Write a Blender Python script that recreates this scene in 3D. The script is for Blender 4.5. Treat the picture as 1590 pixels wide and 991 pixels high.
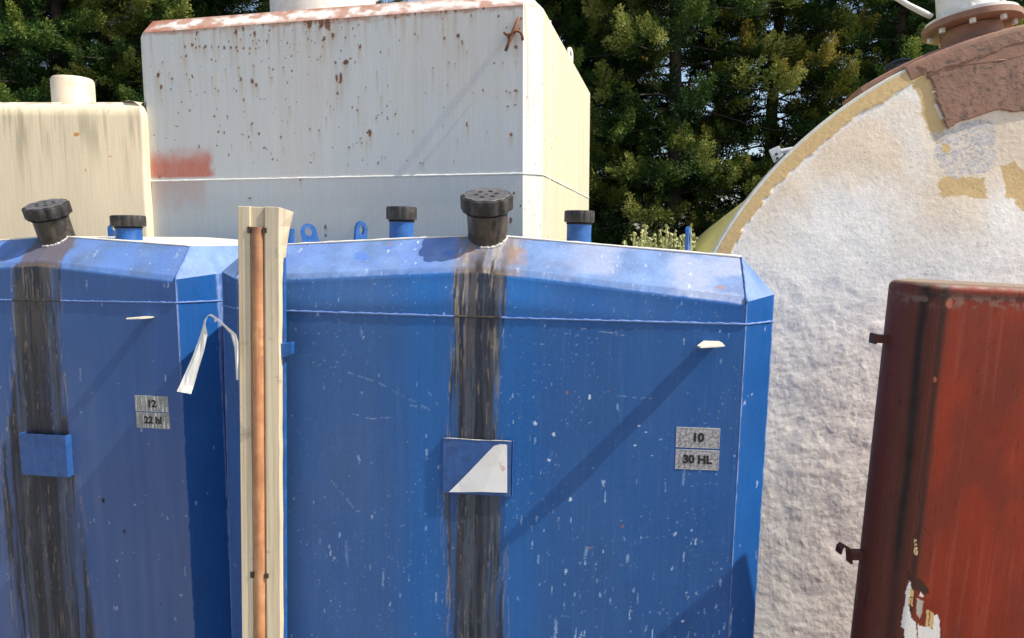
import bpy, bmesh, math, random
import numpy as np
from mathutils import Vector, Matrix, Euler

for o in list(bpy.data.objects):
    bpy.data.objects.remove(o)
scn = bpy.context.scene
COL = scn.collection

# ------------------------------------------------------------------ camera, sky, sun, exposure
F_PX, CX, CY, EYE, PITCH = 1100.0, 795.0, 495.5, 2.3, math.radians(6.35)
cd = bpy.data.cameras.new('camera')
cam = bpy.data.objects.new('camera', cd)
COL.objects.link(cam)
cam.location = (0, 0, EYE)
cam.rotation_euler = (math.pi / 2 - PITCH, 0, 0)
cd.sensor_width = 36.0
cd.lens = 36.0 * F_PX / 1590.0
cd.clip_start, cd.clip_end = 0.05, 2000
scn.camera = cam

SUN_DIR = Vector((0.979, -0.262, 1.12)).normalized()      # towards the sun
w = bpy.data.worlds.new('World')
scn.world = w
w.use_nodes = True
wn = w.node_tree
bg = wn.nodes['Background']
sky = wn.nodes.new('ShaderNodeTexSky')
sky.sky_type = 'NISHITA'
sky.sun_disc = False
sky.sun_elevation = math.asin(SUN_DIR.z)
sky.sun_rotation = math.atan2(SUN_DIR.x, SUN_DIR.y)
sky.air_density = 1.0
sky.dust_density = 2.0
wn.links.new(sky.outputs['Color'], bg.inputs['Color'])
bg.inputs['Strength'].default_value = 0.15
sd = bpy.data.lights.new('sun', 'SUN')
sun = bpy.data.objects.new('sun', sd)
COL.objects.link(sun)
sd.energy = 4.8
sd.angle = math.radians(0.55)
sd.color = (1.0, 0.93, 0.82)
sun.rotation_euler = SUN_DIR.to_track_quat('Z', 'Y').to_euler()
sun.location = (6, -3, 8)
scn.view_settings.view_transform = 'Standard'
scn.view_settings.look = 'None'
scn.view_settings.exposure = 0.42
scn.view_settings.gamma = 1.0
scn.view_settings.use_curve_mapping = False

# ------------------------------------------------------------------ frames: a plane in the yard, pixels measured on it
_cp, _sp = math.cos(PITCH), math.sin(PITCH)


def ray(px, py):
    x, y = (px - CX) / F_PX, -(py - CY) / F_PX
    return np.array([x, _cp + y * _sp, -_sp + y * _cp])


class Frame:
    def __init__(s, o, yaw, roll=0.0, pitch=0.0):
        a, r = math.radians(yaw), math.radians(roll)
        s.o = np.array(o, float)
        s.rot = (math.radians(pitch), r, -a)
        s.R = np.array(Euler(s.rot, 'XYZ').to_matrix())

    def loc(s, px, py, y=0.0):
        d = s.R.T @ ray(px, py)
        c = s.R.T @ (np.array([0, 0, EYE]) - s.o)
        return c + (y - c[1]) / d[1] * d

    def xz(s, px, py, y=0.0):
        p = s.loc(px, py, y)
        return float(p[0]), float(p[2])

    def poly(s, pts, y=0.0):
        return [s.xz(a, b, y) for a, b in pts]


# ------------------------------------------------------------------ object helpers
def tag(o, label=None, cat=None, group=None, kind=None):
    if label: o['label'] = label
    if cat: o['category'] = cat
    if group: o['group'] = group
    if kind: o['kind'] = kind
    return o


def empty(name, loc, rot=(0, 0, 0)):
    o = bpy.data.objects.new(name, None)
    COL.objects.link(o)
    o.location = loc
    o.rotation_euler = rot
    o.empty_display_size = 0.2
    return o


def link(name, me, parent=None):
    o = bpy.data.objects.new(name, me)
    COL.objects.link(o)
    if parent: o.parent = parent
    return o


def smooth_all(me, on=True):
    me.polygons.foreach_set('use_smooth', [on] * len(me.polygons))


class MB:
    """collects vertices and faces, builds ONE mesh object"""
    def __init__(s):
        s.v, s.f, s.m = [], [], []

    def add(s, v, f, m=0):
        b = len(s.v)
        s.v += [tuple(map(float, p)) for p in v]
        s.f += [tuple(i + b for i in q) for q in f]
        s.m += [m] * len(f)
        return s

    def box(s, c, d, rot=None, m=0):
        x, y, z = d[0] / 2, d[1] / 2, d[2] / 2
        vs = [Vector((i * x, j * y, k * z)) for k in (-1, 1) for j in (-1, 1) for i in (-1, 1)]
        if rot: vs = [Euler(rot).to_matrix() @ p for p in vs]
        vs = [p + Vector(c) for p in vs]
        return s.add(vs, [(0, 2, 3, 1), (4, 5, 7, 6), (0, 1, 5, 4), (2, 6, 7, 3), (0, 4, 6, 2), (1, 3, 7, 5)], m)

    def tube(s, path, r, n=8, m=0, caps=True, jit=0.0, seed=1):
        P = [Vector(p) for p in path]
        rs = r if hasattr(r, '__len__') else [r] * len(P)
        rg = random.Random(seed)
        b = len(s.v)
        prev = None
        for i, p in enumerate(P):
            t = (P[min(i + 1, len(P) - 1)] - P[max(i - 1, 0)]).normalized()
            ref = prev if prev else (Vector((0, 0, 1)) if abs(t.z) < 0.9 else Vector((1, 0, 0)))
            a = (ref - t * ref.dot(t)).normalized()
            prev = a
            c = t.cross(a)
            rr = rs[i] * (1 + rg.uniform(-jit, jit))
            for k in range(n):
                q = 2 * math.pi * k / n
                s.v.append(tuple(p + (a * math.cos(q) + c * math.sin(q)) * rr))
        for i in range(len(P) - 1):
            for k in range(n):
                k2 = (k + 1) % n
                s.f.append((b + i * n + k, b + i * n + k2, b + (i + 1) * n + k2, b + (i + 1) * n + k))
                s.m.append(m)
        if caps:
            s.f.append(tuple(b + k for k in range(n))[::-1]); s.m.append(m)
            e = b + (len(P) - 1) * n
            s.f.append(tuple(e + k for k in range(n))); s.m.append(m)
        return s

    def lathe(s, prof, n=32, c=(0, 0, 0), M=None, m=0, rad=None):
        """prof: list of (r, z); rad(k/n, r) may lobe the radius"""
        b = len(s.v)
        for r, z in prof:
            for k in range(n):
                q = 2 * math.pi * k / n
                rr = rad(q, r) if rad else r
                p = Vector((rr * math.cos(q), rr * math.sin(q), z))
                if M: p = M @ p
                s.v.append(tuple(p + Vector(c)))
        for i in range(len(prof) - 1):
            for k in range(n):
                k2 = (k + 1) % n
                s.f.append((b + i * n + k, b + i * n + k2, b + (i + 1) * n + k2, b + (i + 1) * n + k))
                s.m.append(m)
        s.f.append(tuple(b + k for k in range(n))[::-1]); s.m.append(m)
        e = b + (len(prof) - 1) * n
        s.f.append(tuple(e + k for k in range(n))); s.m.append(m)
        return s

    def prism(s, pts, y0, y1, m=0):
        """outline in (x, z), thickness along y"""
        n = len(pts)
        v = [(x, y0, z) for x, z in pts] + [(x, y1, z) for x, z in pts]
        f = [tuple(range(n)), tuple(range(2 * n - 1, n - 1, -1))]
        f += [(i, n + i, n + (i + 1) % n, (i + 1) % n) for i in range(n)]
        return s.add(v, f, m)

    def build(s, name, mats, parent=None, smooth=False, bevel=0.0, auto=None):
        me = bpy.data.meshes.new(name)
        me.from_pydata(s.v, [], s.f)
        for m in (mats if isinstance(mats, (list, tuple)) else [mats]):
            me.materials.append(m)
        me.polygons.foreach_set('material_index', s.m)
        bm = bmesh.new(); bm.from_mesh(me)
        bmesh.ops.recalc_face_normals(bm, faces=bm.faces)
        bm.to_mesh(me); bm.free()
        o = link(name, me, parent)
        if smooth: smooth_all(me)
        if bevel > 0:
            md = o.modifiers.new('bevel', 'BEVEL')
            md.width = bevel; md.segments = 2; md.limit_method = 'ANGLE'; md.angle_limit = math.radians(40)
        if auto:
            me.set_sharp_from_angle(angle=math.radians(auto))
        return o


# ------------------------------------------------------------------ numpy noise and painting masks
def _h(ix, iy, seed):
    n = (ix.astype(np.int64) * 374761393 + iy.astype(np.int64) * 668265263 + seed * 1442695041) & 0xffffffff
    n = ((n ^ (n >> 13)) * 1274126177) & 0xffffffff
    n = ((n ^ (n >> 16)) * 2246822519) & 0xffffffff
    return ((n ^ (n >> 15)) & 0xffffff) / float(0xffffff)


def vn(x, y, seed=0):
    ix, iy = np.floor(x), np.floor(y)
    fx, fy = x - ix, y - iy
    fx, fy = fx * fx * (3 - 2 * fx), fy * fy * (3 - 2 * fy)
    a, b = _h(ix, iy, seed), _h(ix + 1, iy, seed)
    c, d = _h(ix, iy + 1, seed), _h(ix + 1, iy + 1, seed)
    return (a * (1 - fx) + b * fx) * (1 - fy) + (c * (1 - fx) + d * fx) * fy


def fbm(x, y, oct=4, seed=0, gain=0.5):
    s, amp, tot = 0, 1.0, 0.0
    for i in range(oct):
        s = s + amp * vn(x * 2 ** i + 17.3 * i, y * 2 ** i - 9.1 * i, seed + i)
        tot += amp; amp *= gain
    return s / tot


def ss(e0, e1, x):
    t = np.clip((x - e0) / (e1 - e0 + 1e-12), 0, 1)
    return t * t * (3 - 2 * t)


def mixc(c, c2, m):
    c2 = np.asarray(c2, float)
    return c * (1 - m[..., None]) + c2 * m[..., None]


def in_poly(X, Z, poly):
    r = np.zeros(X.shape, bool)
    n = len(poly)
    for i in range(n):
        x1, z1 = poly[i]; x2, z2 = poly[(i + 1) % n]
        c = (z1 > Z) != (z2 > Z)
        r ^= c & (X < (x2 - x1) * (Z - z1) / (z2 - z1 + 1e-12) + x1)
    return r


def seg_dist(X, Z, pts):
    d = np.full(X.shape, 9.0)
    for (x1, z1), (x2, z2) in zip(pts[:-1], pts[1:]):
        dx, dz = x2 - x1, z2 - z1
        t = np.clip(((X - x1) * dx + (Z - z1) * dz) / (dx * dx + dz * dz + 1e-12), 0, 1)
        d = np.minimum(d, np.hypot(X - x1 - t * dx, Z - z1 - t * dz))
    return d


def spots(X, Z, lst, seed=1, rough=0.5):
    """lst of (x, z, rx, rz); ragged little blobs; returns a mask"""
    M = np.zeros(X.shape)
    xs, zs = X[X.shape[0] // 2], Z[:, Z.shape[1] // 2]
    for k, (x, z, rx, rz) in enumerate(lst):
        R = max(rx, rz) * 2 + 0.004
        ii = np.where(np.abs(zs - z) < R + 0.02)[0]
        jj = np.where(np.abs(xs - x) < R + 0.02)[0]
        if len(ii) == 0 or len(jj) == 0: continue
        sl = (slice(ii[0], ii[-1] + 1), slice(jj[0], jj[-1] + 1))
        dx, dz = (X[sl] - x) / rx, (Z[sl] - z) / rz
        n = fbm(dx * 1.3 + 31 * k, dz * 1.3 + 7 * k, 3, seed)
        d = np.hypot(dx, dz) + (n - 0.5) * 2 * rough
        M[sl] = np.maximum(M[sl], 1 - ss(0.75, 1.15, d))
    return M


def drips(X, Z, lst, seed=3):
    """lst of (x, z_top, length, half width, strength)"""
    M = np.zeros(X.shape)
    xs = X[X.shape[0] // 2]
    for k, (x, z, L, hw, st) in enumerate(lst):
        jj = np.where(np.abs(xs - x) < hw * 3 + 0.02)[0]
        if len(jj) == 0: continue
        sl = (slice(None), slice(jj[0], jj[-1] + 1))
        t = (z - Z[sl]) / L
        wob = (vn(Z[sl] * 9 + k * 3.7, Z[sl] * 0 + k, seed) - 0.5) * hw * 1.2
        d = np.abs(X[sl] - x - wob) / hw
        m = np.exp(-d * d) * ss(-0.02, 0.03, t) * np.clip(1 - t, 0, 1) * st
        M[sl] = np.maximum(M[sl], m)
    return M


# ------------------------------------------------------------------ grids with a painted albedo
def grid_arrays(fn, s, t):
    S, T = np.meshgrid(s, t)
    return fn(S, T)


class Shell:
    """facets (regular grids) joined into one mesh with a colour attribute 'col' and a 'gloss' attribute"""
    def __init__(s):
        s.v, s.f, s.c, s.g, s.n, s.sm = [], [], [], [], 0, []

    def grid(s, X, Y, Z, C, G=None, flip=False, smooth=True):
        h, w_ = X.shape
        s.v.append(np.stack([X, Y, Z], -1).reshape(-1, 3))
        s.c.append(np.asarray(C).reshape(-1, 3))
        s.g.append((np.full(X.shape, 0.5) if G is None else G).reshape(-1))
        i = np.arange(h * w_).reshape(h, w_) + s.n
        q = np.stack([i[:-1, :-1], i[:-1, 1:], i[1:, 1:], i[1:, :-1]], -1).reshape(-1, 4)
        if flip: q = q[:, ::-1]
        s.f.append(q)
        s.sm.append(np.full(len(q), smooth))
        s.n += h * w_
        return s

    def quad(s, a, b, c, d, nx, ny, paint, smooth=True, flip=False):
        """a-b bottom, d-c top; paint(X, Y, Z, S, T) -> colour"""
        S, T = np.meshgrid(np.linspace(0, 1, nx), np.linspace(0, 1, ny))
        A, B, Cc, D = [np.array(p, float) for p in (a, b, c, d)]
        P = (A * (1 - S)[..., None] + B * S[..., None]) * (1 - T)[..., None] + (D * (1 - S)[..., None] + Cc * S[..., None]) * T[..., None]
        return s.grid(P[..., 0], P[..., 1], P[..., 2], paint(P[..., 0], P[..., 1], P[..., 2], S, T), flip=flip, smooth=smooth)

    def build(s, name, mat, parent=None):
        v = np.concatenate(s.v); f = np.concatenate(s.f)
        me = bpy.data.meshes.new(name)
        me.vertices.add(len(v)); me.vertices.foreach_set('co', v.astype(np.float32).ravel())
        me.loops.add(f.size); me.loops.foreach_set('vertex_index', f.astype(np.int32).ravel())
        me.polygons.add(len(f))
        me.polygons.foreach_set('loop_start', np.arange(0, f.size, 4, dtype=np.int32))
        me.polygons.foreach_set('use_smooth', np.concatenate(s.sm))
        me.update(calc_edges=True)
        c = np.concatenate(s.c)
        a = me.attributes.new('col', 'FLOAT_COLOR', 'POINT')
        a.data.foreach_set('color', np.c_[np.clip(c, 0, 1), np.ones(len(c))].astype(np.float32).ravel())
        g = me.attributes.new('gloss', 'FLOAT', 'POINT')
        g.data.foreach_set('value', np.concatenate(s.g).astype(np.float32))
        me.materials.append(mat)
        return link(name, me, parent)


# ------------------------------------------------------------------ materials
class Mat:
    def __init__(s, name):
        s.m = bpy.data.materials.new(name)
        s.m.use_nodes = True
        s.nt = s.m.node_tree
        s.b = s.nt.nodes['Principled BSDF']
        s.co = s.nt.nodes.new('ShaderNodeTexCoord').outputs['Object']

    def put(s, sock, v):
        if isinstance(v, bpy.types.NodeSocket): s.nt.links.new(v, sock)
        elif isinstance(v, (tuple, list)) and len(v) == 3 and sock.type == 'RGBA': sock.default_value = (*v, 1)
        else: sock.default_value = v

    def node(s, t, ins=None, **props):
        n = s.nt.nodes.new(t)
        for k, v in props.items(): setattr(n, k, v)
        for k, v in (ins or {}).items(): s.put(n.inputs[k], v)
        return n

    def math(s, op, a, b=0.0):
        n = s.node('ShaderNodeMath', operation=op)
        s.put(n.inputs[0], a); s.put(n.inputs[1], b)
        return n.outputs[0]

    def mix(s, f, a, b, mode='MIX'):
        n = s.node('ShaderNodeMix', data_type='RGBA', blend_type=mode)
        s.put(n.inputs[0], f); s.put(n.inputs[6], a); s.put(n.inputs[7], b)
        return n.outputs[2]

    def scale(s, sx, sy, sz):
        n = s.node('ShaderNodeMapping', {'Vector': s.co})
        n.inputs['Scale'].default_value = (sx, sy, sz)
        return n.outputs[0]

    def noise(s, sc=5.0, det=4.0, vec=None, rough=0.55):
        return s.node('ShaderNodeTexNoise', {'Vector': vec or s.co, 'Scale': sc, 'Detail': det, 'Roughness': rough}).outputs['Fac']

    def ramp(s, f, *stops):
        n = s.node('ShaderNodeValToRGB', {'Fac': f})
        e = n.color_ramp.elements
        while len(e) < len(stops): e.new(0.5)
        for q, (p, c) in zip(e, stops):
            q.position = p
            q.color = (*c, 1) if isinstance(c, (tuple, list)) else (c, c, c, 1)
        return n.outputs[0]

    def rng(s, v, a, b, c=0.0, d=1.0):
        n = s.node('ShaderNodeMapRange', {'Value': v, 'From Min': a, 'From Max': b, 'To Min': c, 'To Max': d})
        return n.outputs[0]

    def bump(s, h, st=0.3, dist=0.005):
        n = s.node('ShaderNodeBump', {'Height': h, 'Strength': st, 'Distance': dist})
        s.put(s.b.inputs['Normal'], n.outputs[0])

    def fin(s, col=None, rough=None, metal=0.0, spec=None):
        if col is not None: s.put(s.b.inputs['Base Color'], col)
        if rough is not None: s.put(s.b.inputs['Roughness'], rough)
        s.b.inputs['Metallic'].default_value = metal
        if spec is not None: s.b.inputs['Specular IOR Level'].default_value = spec
        return s.m


def painted(name, rough=0.45, micro=260.0, bst=0.12, bdist=0.002, streak=0.12, spec=0.5, macro=None):
    """albedo painted per vertex, then broken up by fine procedural grime"""
    M = Mat(name)
    c = M.node('ShaderNodeAttribute', attribute_name='col').outputs['Color']
    st = M.noise(1.0, 5, M.scale(120, 120, 4))
    fine = M.noise(140, 4)
    k = M.math('ADD', M.rng(st, 0.3, 0.7, 1 - streak, 1 + streak), M.rng(fine, 0.3, 0.7, -0.08, 0.08))
    col = M.mix(1.0, c, k, 'MULTIPLY')
    g = M.node('ShaderNodeAttribute', attribute_name='gloss').outputs['Fac']
    r = M.math('ADD', M.rng(M.noise(30, 3), 0.3, 0.7, rough - 0.08, rough + 0.1), M.rng(g, 0, 1, 0.25, -0.25))
    h = M.noise(micro, 3)
    if macro:
        h = M.math('ADD', h, M.math('MULTIPLY', M.noise(macro, 3), 2.0))
    M.bump(h, bst, bdist)
    return M.fin(col, r, spec=spec)


def plain(name, col, rough=0.5, var=0.15, sc=25.0, metal=0.0, bump=0.15, bsc=80.0, dirt=None, dcol=(0.05, 0.04, 0.03), streak=None):
    M = Mat(name)
    n = M.noise(sc, 5)
    k = M.rng(n, 0.3, 0.7, 1 - var, 1 + var)
    c = M.mix(1.0, tuple(col), k, 'MULTIPLY')
    if streak:
        c = M.mix(M.rng(M.noise(1.0, 5, M.scale(60, 60, 3)), 0.45, 0.75, 0, streak), c, tuple(dcol))
    if dirt:
        c = M.mix(M.rng(M.noise(sc * 0.6, 6, rough=0.7), 0.5, 0.68, 0, dirt), c, tuple(dcol))
    M.bump(M.noise(bsc, 4), bump, 0.003)
    return M.fin(c, M.rng(n, 0.3, 0.7, rough - 0.07, rough + 0.1), metal)


m_blue_shell = painted('weathered blue enamel', 0.42, 300, 0.22, 0.0015, 0.06, spec=0.32)
m_white_shell = painted('weathered white enamel', 0.5, 150, 0.08, 0.002, 0.05)
m_cream_shell = painted('weathered cream paint', 0.6, 150, 0.12, 0.002, 0.07)
m_red_shell = painted('weathered red oxide paint', 0.62, 220, 0.2, 0.002, 0.08, spec=0.35)
m_blue = plain('blue enamel', (0.012, 0.085, 0.29), 0.4, 0.2, 30, dirt=0.35, dcol=(0.2, 0.24, 0.36))
m_blue_bead = plain('chalky blue weld', (0.12, 0.21, 0.46), 0.55, 0.25, 60, bump=0.5, bsc=160)
m_black = plain('sun bleached black plastic', (0.022, 0.02, 0.019), 0.5, 0.4, 40, dirt=0.6, dcol=(0.09, 0.08, 0.07), bump=0.3)
m_black_top = plain('chalky black plastic lid', (0.085, 0.08, 0.08), 0.5, 0.3, 60, dirt=0.6, dcol=(0.2, 0.18, 0.18), bump=0.3)
m_hole = plain('dark hole', (0.004, 0.004, 0.004), 0.9)
m_tar = plain('wine stained pipe', (0.028, 0.025, 0.022), 0.4, 0.5, 40, dirt=0.55, dcol=(0.12, 0.09, 0.06), bump=0.5, streak=0.7)
m_white = plain('white paint', (0.72, 0.7, 0.64), 0.5, 0.08, 20, dirt=0.3, dcol=(0.4, 0.33, 0.24))
m_white_bead = plain('white weld', (0.74, 0.73, 0.68), 0.5, 0.08, 40)
m_rust = plain('rusty iron', (0.16, 0.06, 0.025), 0.8, 0.4, 60, bump=0.6, dirt=0.6, dcol=(0.3, 0.2, 0.11))
m_chipped = plain('flaked pale primer', (0.62, 0.58, 0.46), 0.6, 0.15, 50, dirt=0.4, dcol=(0.3, 0.22, 0.14))


# ------------------------------------------------------------------ ground
def build_ground():
    M = Mat('gravel yard')
    n = M.noise(3, 6)
    v = M.node('ShaderNodeTexVoronoi', {'Vector': M.co, 'Scale': 45.0}).outputs['Color']
    c = M.mix(0.35, M.ramp(n, (0.3, (0.2, 0.17, 0.13)), (0.7, (0.36, 0.33, 0.28))), v, 'SOFT_LIGHT')
    M.bump(M.node('ShaderNodeTexVoronoi', {'Vector': M.co, 'Scale': 45.0}).outputs['Distance'], 0.6, 0.02)
    g = MB().add([(-400, -400, 0), (400, -400, 0), (400, 400, 0), (-400, 400, 0)], [(0, 1, 2, 3)]).build('ground', M.fin(c, 0.9))
    tag(g, 'pale gravel yard under the tanks', 'ground', kind='structure')


build_ground()

# ------------------------------------------------------------------ the two blue tanks
BLUE = np.array([0.006, 0.080, 0.29])
CHALK = np.array([0.05, 0.125, 0.29])
PALE = np.array([0.17, 0.27, 0.50])


def blue_base(A, Z, seed, chalk=0.25):
    """A: coordinate along the sheet, Z: height"""
    c = np.broadcast_to(BLUE, A.shape + (3,)).copy()
    lo = fbm(A * 3 + 5, Z * 1.2, 4, seed)
    stv = 0.35 + 0.3 * fbm(A * 70, Z * 1.6, 4, seed + 7)
    c *= (0.82 + 0.36 * fbm(A * 9, Z * 5, 4, seed + 3))[..., None]
    ch = np.clip(chalk * (0.35 + 1.3 * ss(0.3, 0.7, lo)) * (0.55 + 0.9 * stv), 0, 1)
    return mixc(c, CHALK, ch)


def flecks(A, Z, seed, dens, vertical=2.0, thr=0.55):
    """small bird-lime and chip flecks: random cells, elongated downwards"""
    out = np.zeros(A.shape)
    for k, cs in enumerate((0.016, 0.028, 0.045)):
        gx, gz = A / cs, Z / (cs * vertical)
        ix, iz = np.floor(gx), np.floor(gz)
        r = _h(ix, iz, seed + 11 * k)
        on = r < dens * (1.0, 0.9, 0.8)[k]
        ox, oz = 0.25 + 0.5 * _h(ix, iz, seed + 3 + k), 0.25 + 0.5 * _h(ix, iz, seed + 5 + k)
        sz = 0.045 + (0.11, 0.085, 0.06)[k] * _h(ix, iz, seed + 9 + k) ** 2
        dx, dz = (gx - ix - ox) + 0.25 * (gz - iz - oz) * (_h(ix, iz, seed + 21) - 0.6), (gz - iz - oz)
        d = np.hypot(dx, dz * (0.16 + 1.2 * _h(ix, iz, seed + 13 + k) ** 1.5)) + (fbm(A * 500, Z * 380, 2, seed) - 0.5) * 0.22
        out = np.maximum(out, on * (1 - ss(sz * 0.8, sz * 1.15, d)) * (0.45 + 0.55 * _h(ix, iz, seed + 15)))
    return out


def stain_on(c, A, Z, edgeL, edgeR, seed, top=9.9):
    """black wine run between two measured edges: lists of (z, x), z descending"""
    zl = np.array([p[0] for p in edgeL])[::-1]; xl = np.array([p[1] for p in edgeL])[::-1]
    zr = np.array([p[0] for p in edgeR])[::-1]; xr = np.array([p[1] for p in edgeR])[::-1]
    L, R = np.interp(Z, zl, xl), np.interp(Z, zr, xr)
    jag = (fbm(A * 90, Z * 7, 4, seed) - 0.5) * 0.030 + (fbm(A * 25, Z * 3.0, 3, seed + 30) - 0.5) * 0.026
    t = (A + jag - L) / (R - L)
    wv = A + (fbm(A * 14, Z * 5, 3, seed + 1) - 0.5) * 0.02
    s1 = fbm(wv * 95, Z * 2.2, 4, seed + 2)
    s2 = fbm(wv * 260, Z * 9, 4, seed + 5, 0.65)
    m = ss(-0.02, 0.05, t) * (1 - ss(0.94, 1.03, t))
    gaps = ss(0.60, 0.72, s1) * ss(0.3, 0.8, np.abs(t - 0.5) * 2)
    gap2 = ss(0.55, 0.66, fbm(wv * 48 + 40, Z * 1.3, 3, seed + 33)) * ss(0.25, 0.9, np.abs(t - 0.5) * 2)
    m = m * (1 - 0.75 * gaps) * (1 - 0.7 * gap2) * (0.84 + 0.16 * s2)
    d = np.broadcast_to(np.array([0.023, 0.022, 0.021]), c.shape).copy()
    d = mixc(d, (0.044, 0.038, 0.032), ss(0.45, 0.62, fbm(wv * 55, Z * 1.5, 3, seed + 8)))
    d = mixc(d, (0.075, 0.085, 0.095), ss(0.46, 0.62, fbm(wv * 65 + 9, Z * 1.2, 3, seed + 12)) * 0.8)
    d = mixc(d, (0.004, 0.004, 0.004), ss(0.58, 0.72, s2) * 0.7)
    d = mixc(d, (0.26, 0.20, 0.13), ss(0.65, 0.78, fbm(wv * 130, Z * 11, 4, seed + 15, 0.7)) * 0.65)
    hi = ss(1.75, 2.1, Z)
    d = mixc(d, (0.34, 0.27, 0.19), hi * 0.75 * ss(0.57, 0.68, fbm(wv * 120 + 3, Z * 4, 4, seed + 18, 0.65)) * ss(0.1, 0.6, np.abs(t - 0.5) * 2))
    d = mixc(d, (0.13, 0.10, 0.07), hi * 0.5 * ss(0.5, 0.65, fbm(wv * 40, Z * 5, 4, seed + 19)))
    c = mixc(c, d, m)
    fringe = (1 - ss(0.0, 0.10, np.abs(t - 0.0))) + 0.7 * (1 - ss(0.0, 0.07, np.abs(t - 1.0)))
    c = mixc(c, (0.30, 0.25, 0.2), np.clip(fringe, 0, 1) * ss(0.55, 0.68, s2) * 0.7)
    return c, m


def sheet_y(x, z, dish, seed):
    """how far the front sheet stands from its nominal plane"""
    y = float((fbm(np.array([[x * 5.0]]), np.array([[z * 4.0]]), 3, seed + 40)[0, 0] - 0.5) * 0.0024)
    return y + (float(dish(np.array(x))) if dish is not None else 0.0)


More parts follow.
